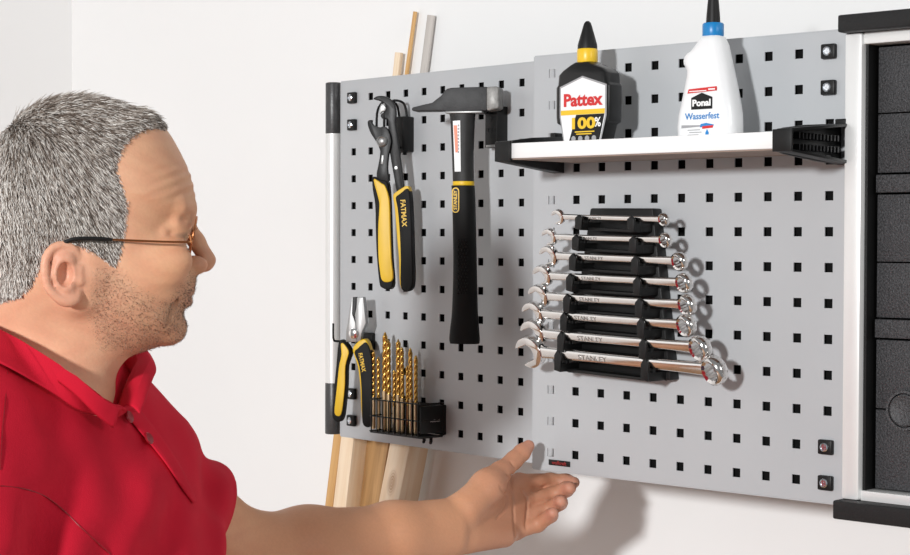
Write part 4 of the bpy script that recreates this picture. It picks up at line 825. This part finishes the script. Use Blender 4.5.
for p in ((124, 419), (144, 441)):
    c = onshirt(*p, .0052); n = (onshirt(p[0], p[1], .02)-onshirt(*p, 0)).normalized(); qt = n.to_track_quat('Z', 'Y').to_matrix().to_4x4()
    b = MB().lathe([(.0001, 0), (.0055, 0), (.0058, .001), (.0050, .0020), (.0036, .0014), (.0001, .0013)], 20, Matrix.Translation(c) @ qt)
    o = b.build('button', M['button'], None); bpy.context.view_layer.update(); o.parent = shirt; o.matrix_parent_inverse = shirt.matrix_world.inverted()
def seam(name, pts, m, r=.0006):
    b = MB().tube(sm3([onshirt(*p, .0003) for p in pts], 4), r, 6); o = b.build(name, m, None); o.parent = shirt; o.matrix_parent_inverse = shirt.matrix_world.inverted(); return o
bpy.context.view_layer.update()
seam('seam', [(0, 486), (24, 489), (46, 497), (66, 513), (84, 531), (110, 554)], M['button'])
seam('seam', [(7, 371), (5, 400), (2, 430), (0, 470)], M['button'])
# ---- trousers and shoes, below the picture
legs = []
for s_ in (1, -1):
    hip, kn, an = core(.90)+Tll*.095*s_, core(.50, .03)+Tll*.105*s_, core(.075, -.01)+Tll*.11*s_
    legs += [('add', capsule(hip, kn, .095, .070), .03), ('add', capsule(kn, an, .070, .055), .03)]
legs.append(('add', capsule(core(.93)+Tll*.06, core(.93)-Tll*.06, .118, .118), .05))
TV, TQ = surface_nets(field(legs), CC+np.array((-.32, -.32, wz(.02)-CC[2])), CC+np.array((.32, .32, wz(1.07)-CC[2])), .007)
adopt(npmesh('trousers', TV, TQ, M['denim'], man))
for s_ in (1, -1):
    an = core(.05, 0)+Tll*.11*s_; sh_ = [('add', capsule(an+np.array((0, 0, -.005))-Twl*.05, an+Twl*.13-np.array((0, 0, .008)), .042, .038), .02), ('add', capsule(an, an+np.array((0, 0, .05)), .045, .048), .03)]
    V2, Q2 = surface_nets(field(sh_), an-.2, an+.2, .006); V2[:, 2] = np.maximum(V2[:, 2], -HO.z+.001)
    adopt(npmesh('shoe', V2, Q2, M['leather'], man))
# ---- glasses
gl = thing('eyeglasses', lw((hp(192, 236)[0], 0, hp(192, 236)[1])), -HA, 'thin copper-rimmed eyeglasses worn by the person in the red shirt', 'glasses')
def gpt(p): return tuple(np.asarray(p)-np.array((hp(192, 236)[0], 0, hp(192, 236)[1])))
for s_ in (-1, 1):
    wrap = math.radians(3.5); cx = np.array((hp(191.5, 236)[0], s_*.034, hp(191.5, 235.5)[1]))
    el = [(cx+np.array((-math.sin(wrap)*s_*(s_*1)*.0, 0, 0))+np.array((-math.sin(wrap)*math.cos(t)*.0245+.19*.0165*math.sin(t), s_*math.cos(t)*.0245*math.cos(wrap), math.sin(t)*.0165))) for t in np.linspace(0, 2*math.pi, 40, endpoint=False)]
    rim = MB().tube([gpt(p) for p in el], .0008, 8, closed=True).build('rim', M['copper'], gl)
    MB().loft([[gpt(p-np.array((.0004, 0, 0))) for p in el], [gpt(p+np.array((.0006, 0, 0))) for p in el]]).build('lens', M['glass'], rim)
    tpth = [P3(186.5, 242, s_*.0605), P3(160, 241.5, s_*.0690), P3(135, 240.5, s_*.0735), P3(112, 239.5, s_*.0770), P3(86, 238.5, s_*.0790), P3(72, 240, s_*.0790), P3(60, 246, s_*.0770)]
    MB().tube(smooth_closed([gpt(p) for p in tpth[:4]], 3, False), .0010, 8).build('temple', M['copper'], gl)
    MB().tube(smooth_closed([gpt(p) for p in tpth[3:]], 3, False), [.0011]+[.0019]*9, 8).build('temple_tip', M['plastic'], gl, label='black temple tip')
    MB().tube([gpt(cx+np.array((-.004, s_*.0240, .0))), gpt(P3(188, 241.5, s_*.0600)), gpt(P3(184, 242, s_*.0610))], .0013, 8).build('hinge', M['copper'], gl)
    MB().lathe([(.0001, -.0012), (.0028, -.001), (.0028, .001), (.0001, .0012)], 12, tr(*gpt((hp(188, 243)[0], s_*.0105, hp(188, 243)[1]))) @ rot('X', 90)).build('nose_pad', M['glass'], gl)
MB().tube(smooth_closed([gpt((hp(191.5, 232)[0]+.001, -.0105, hp(191, 231)[1])), gpt((hp(195, 229)[0]+.002, 0, hp(195, 228)[1])), gpt((hp(191.5, 232)[0]+.001, .0105, hp(191, 231)[1]))], 4, False), .0009, 8).build('bridge', M['copper'], gl)
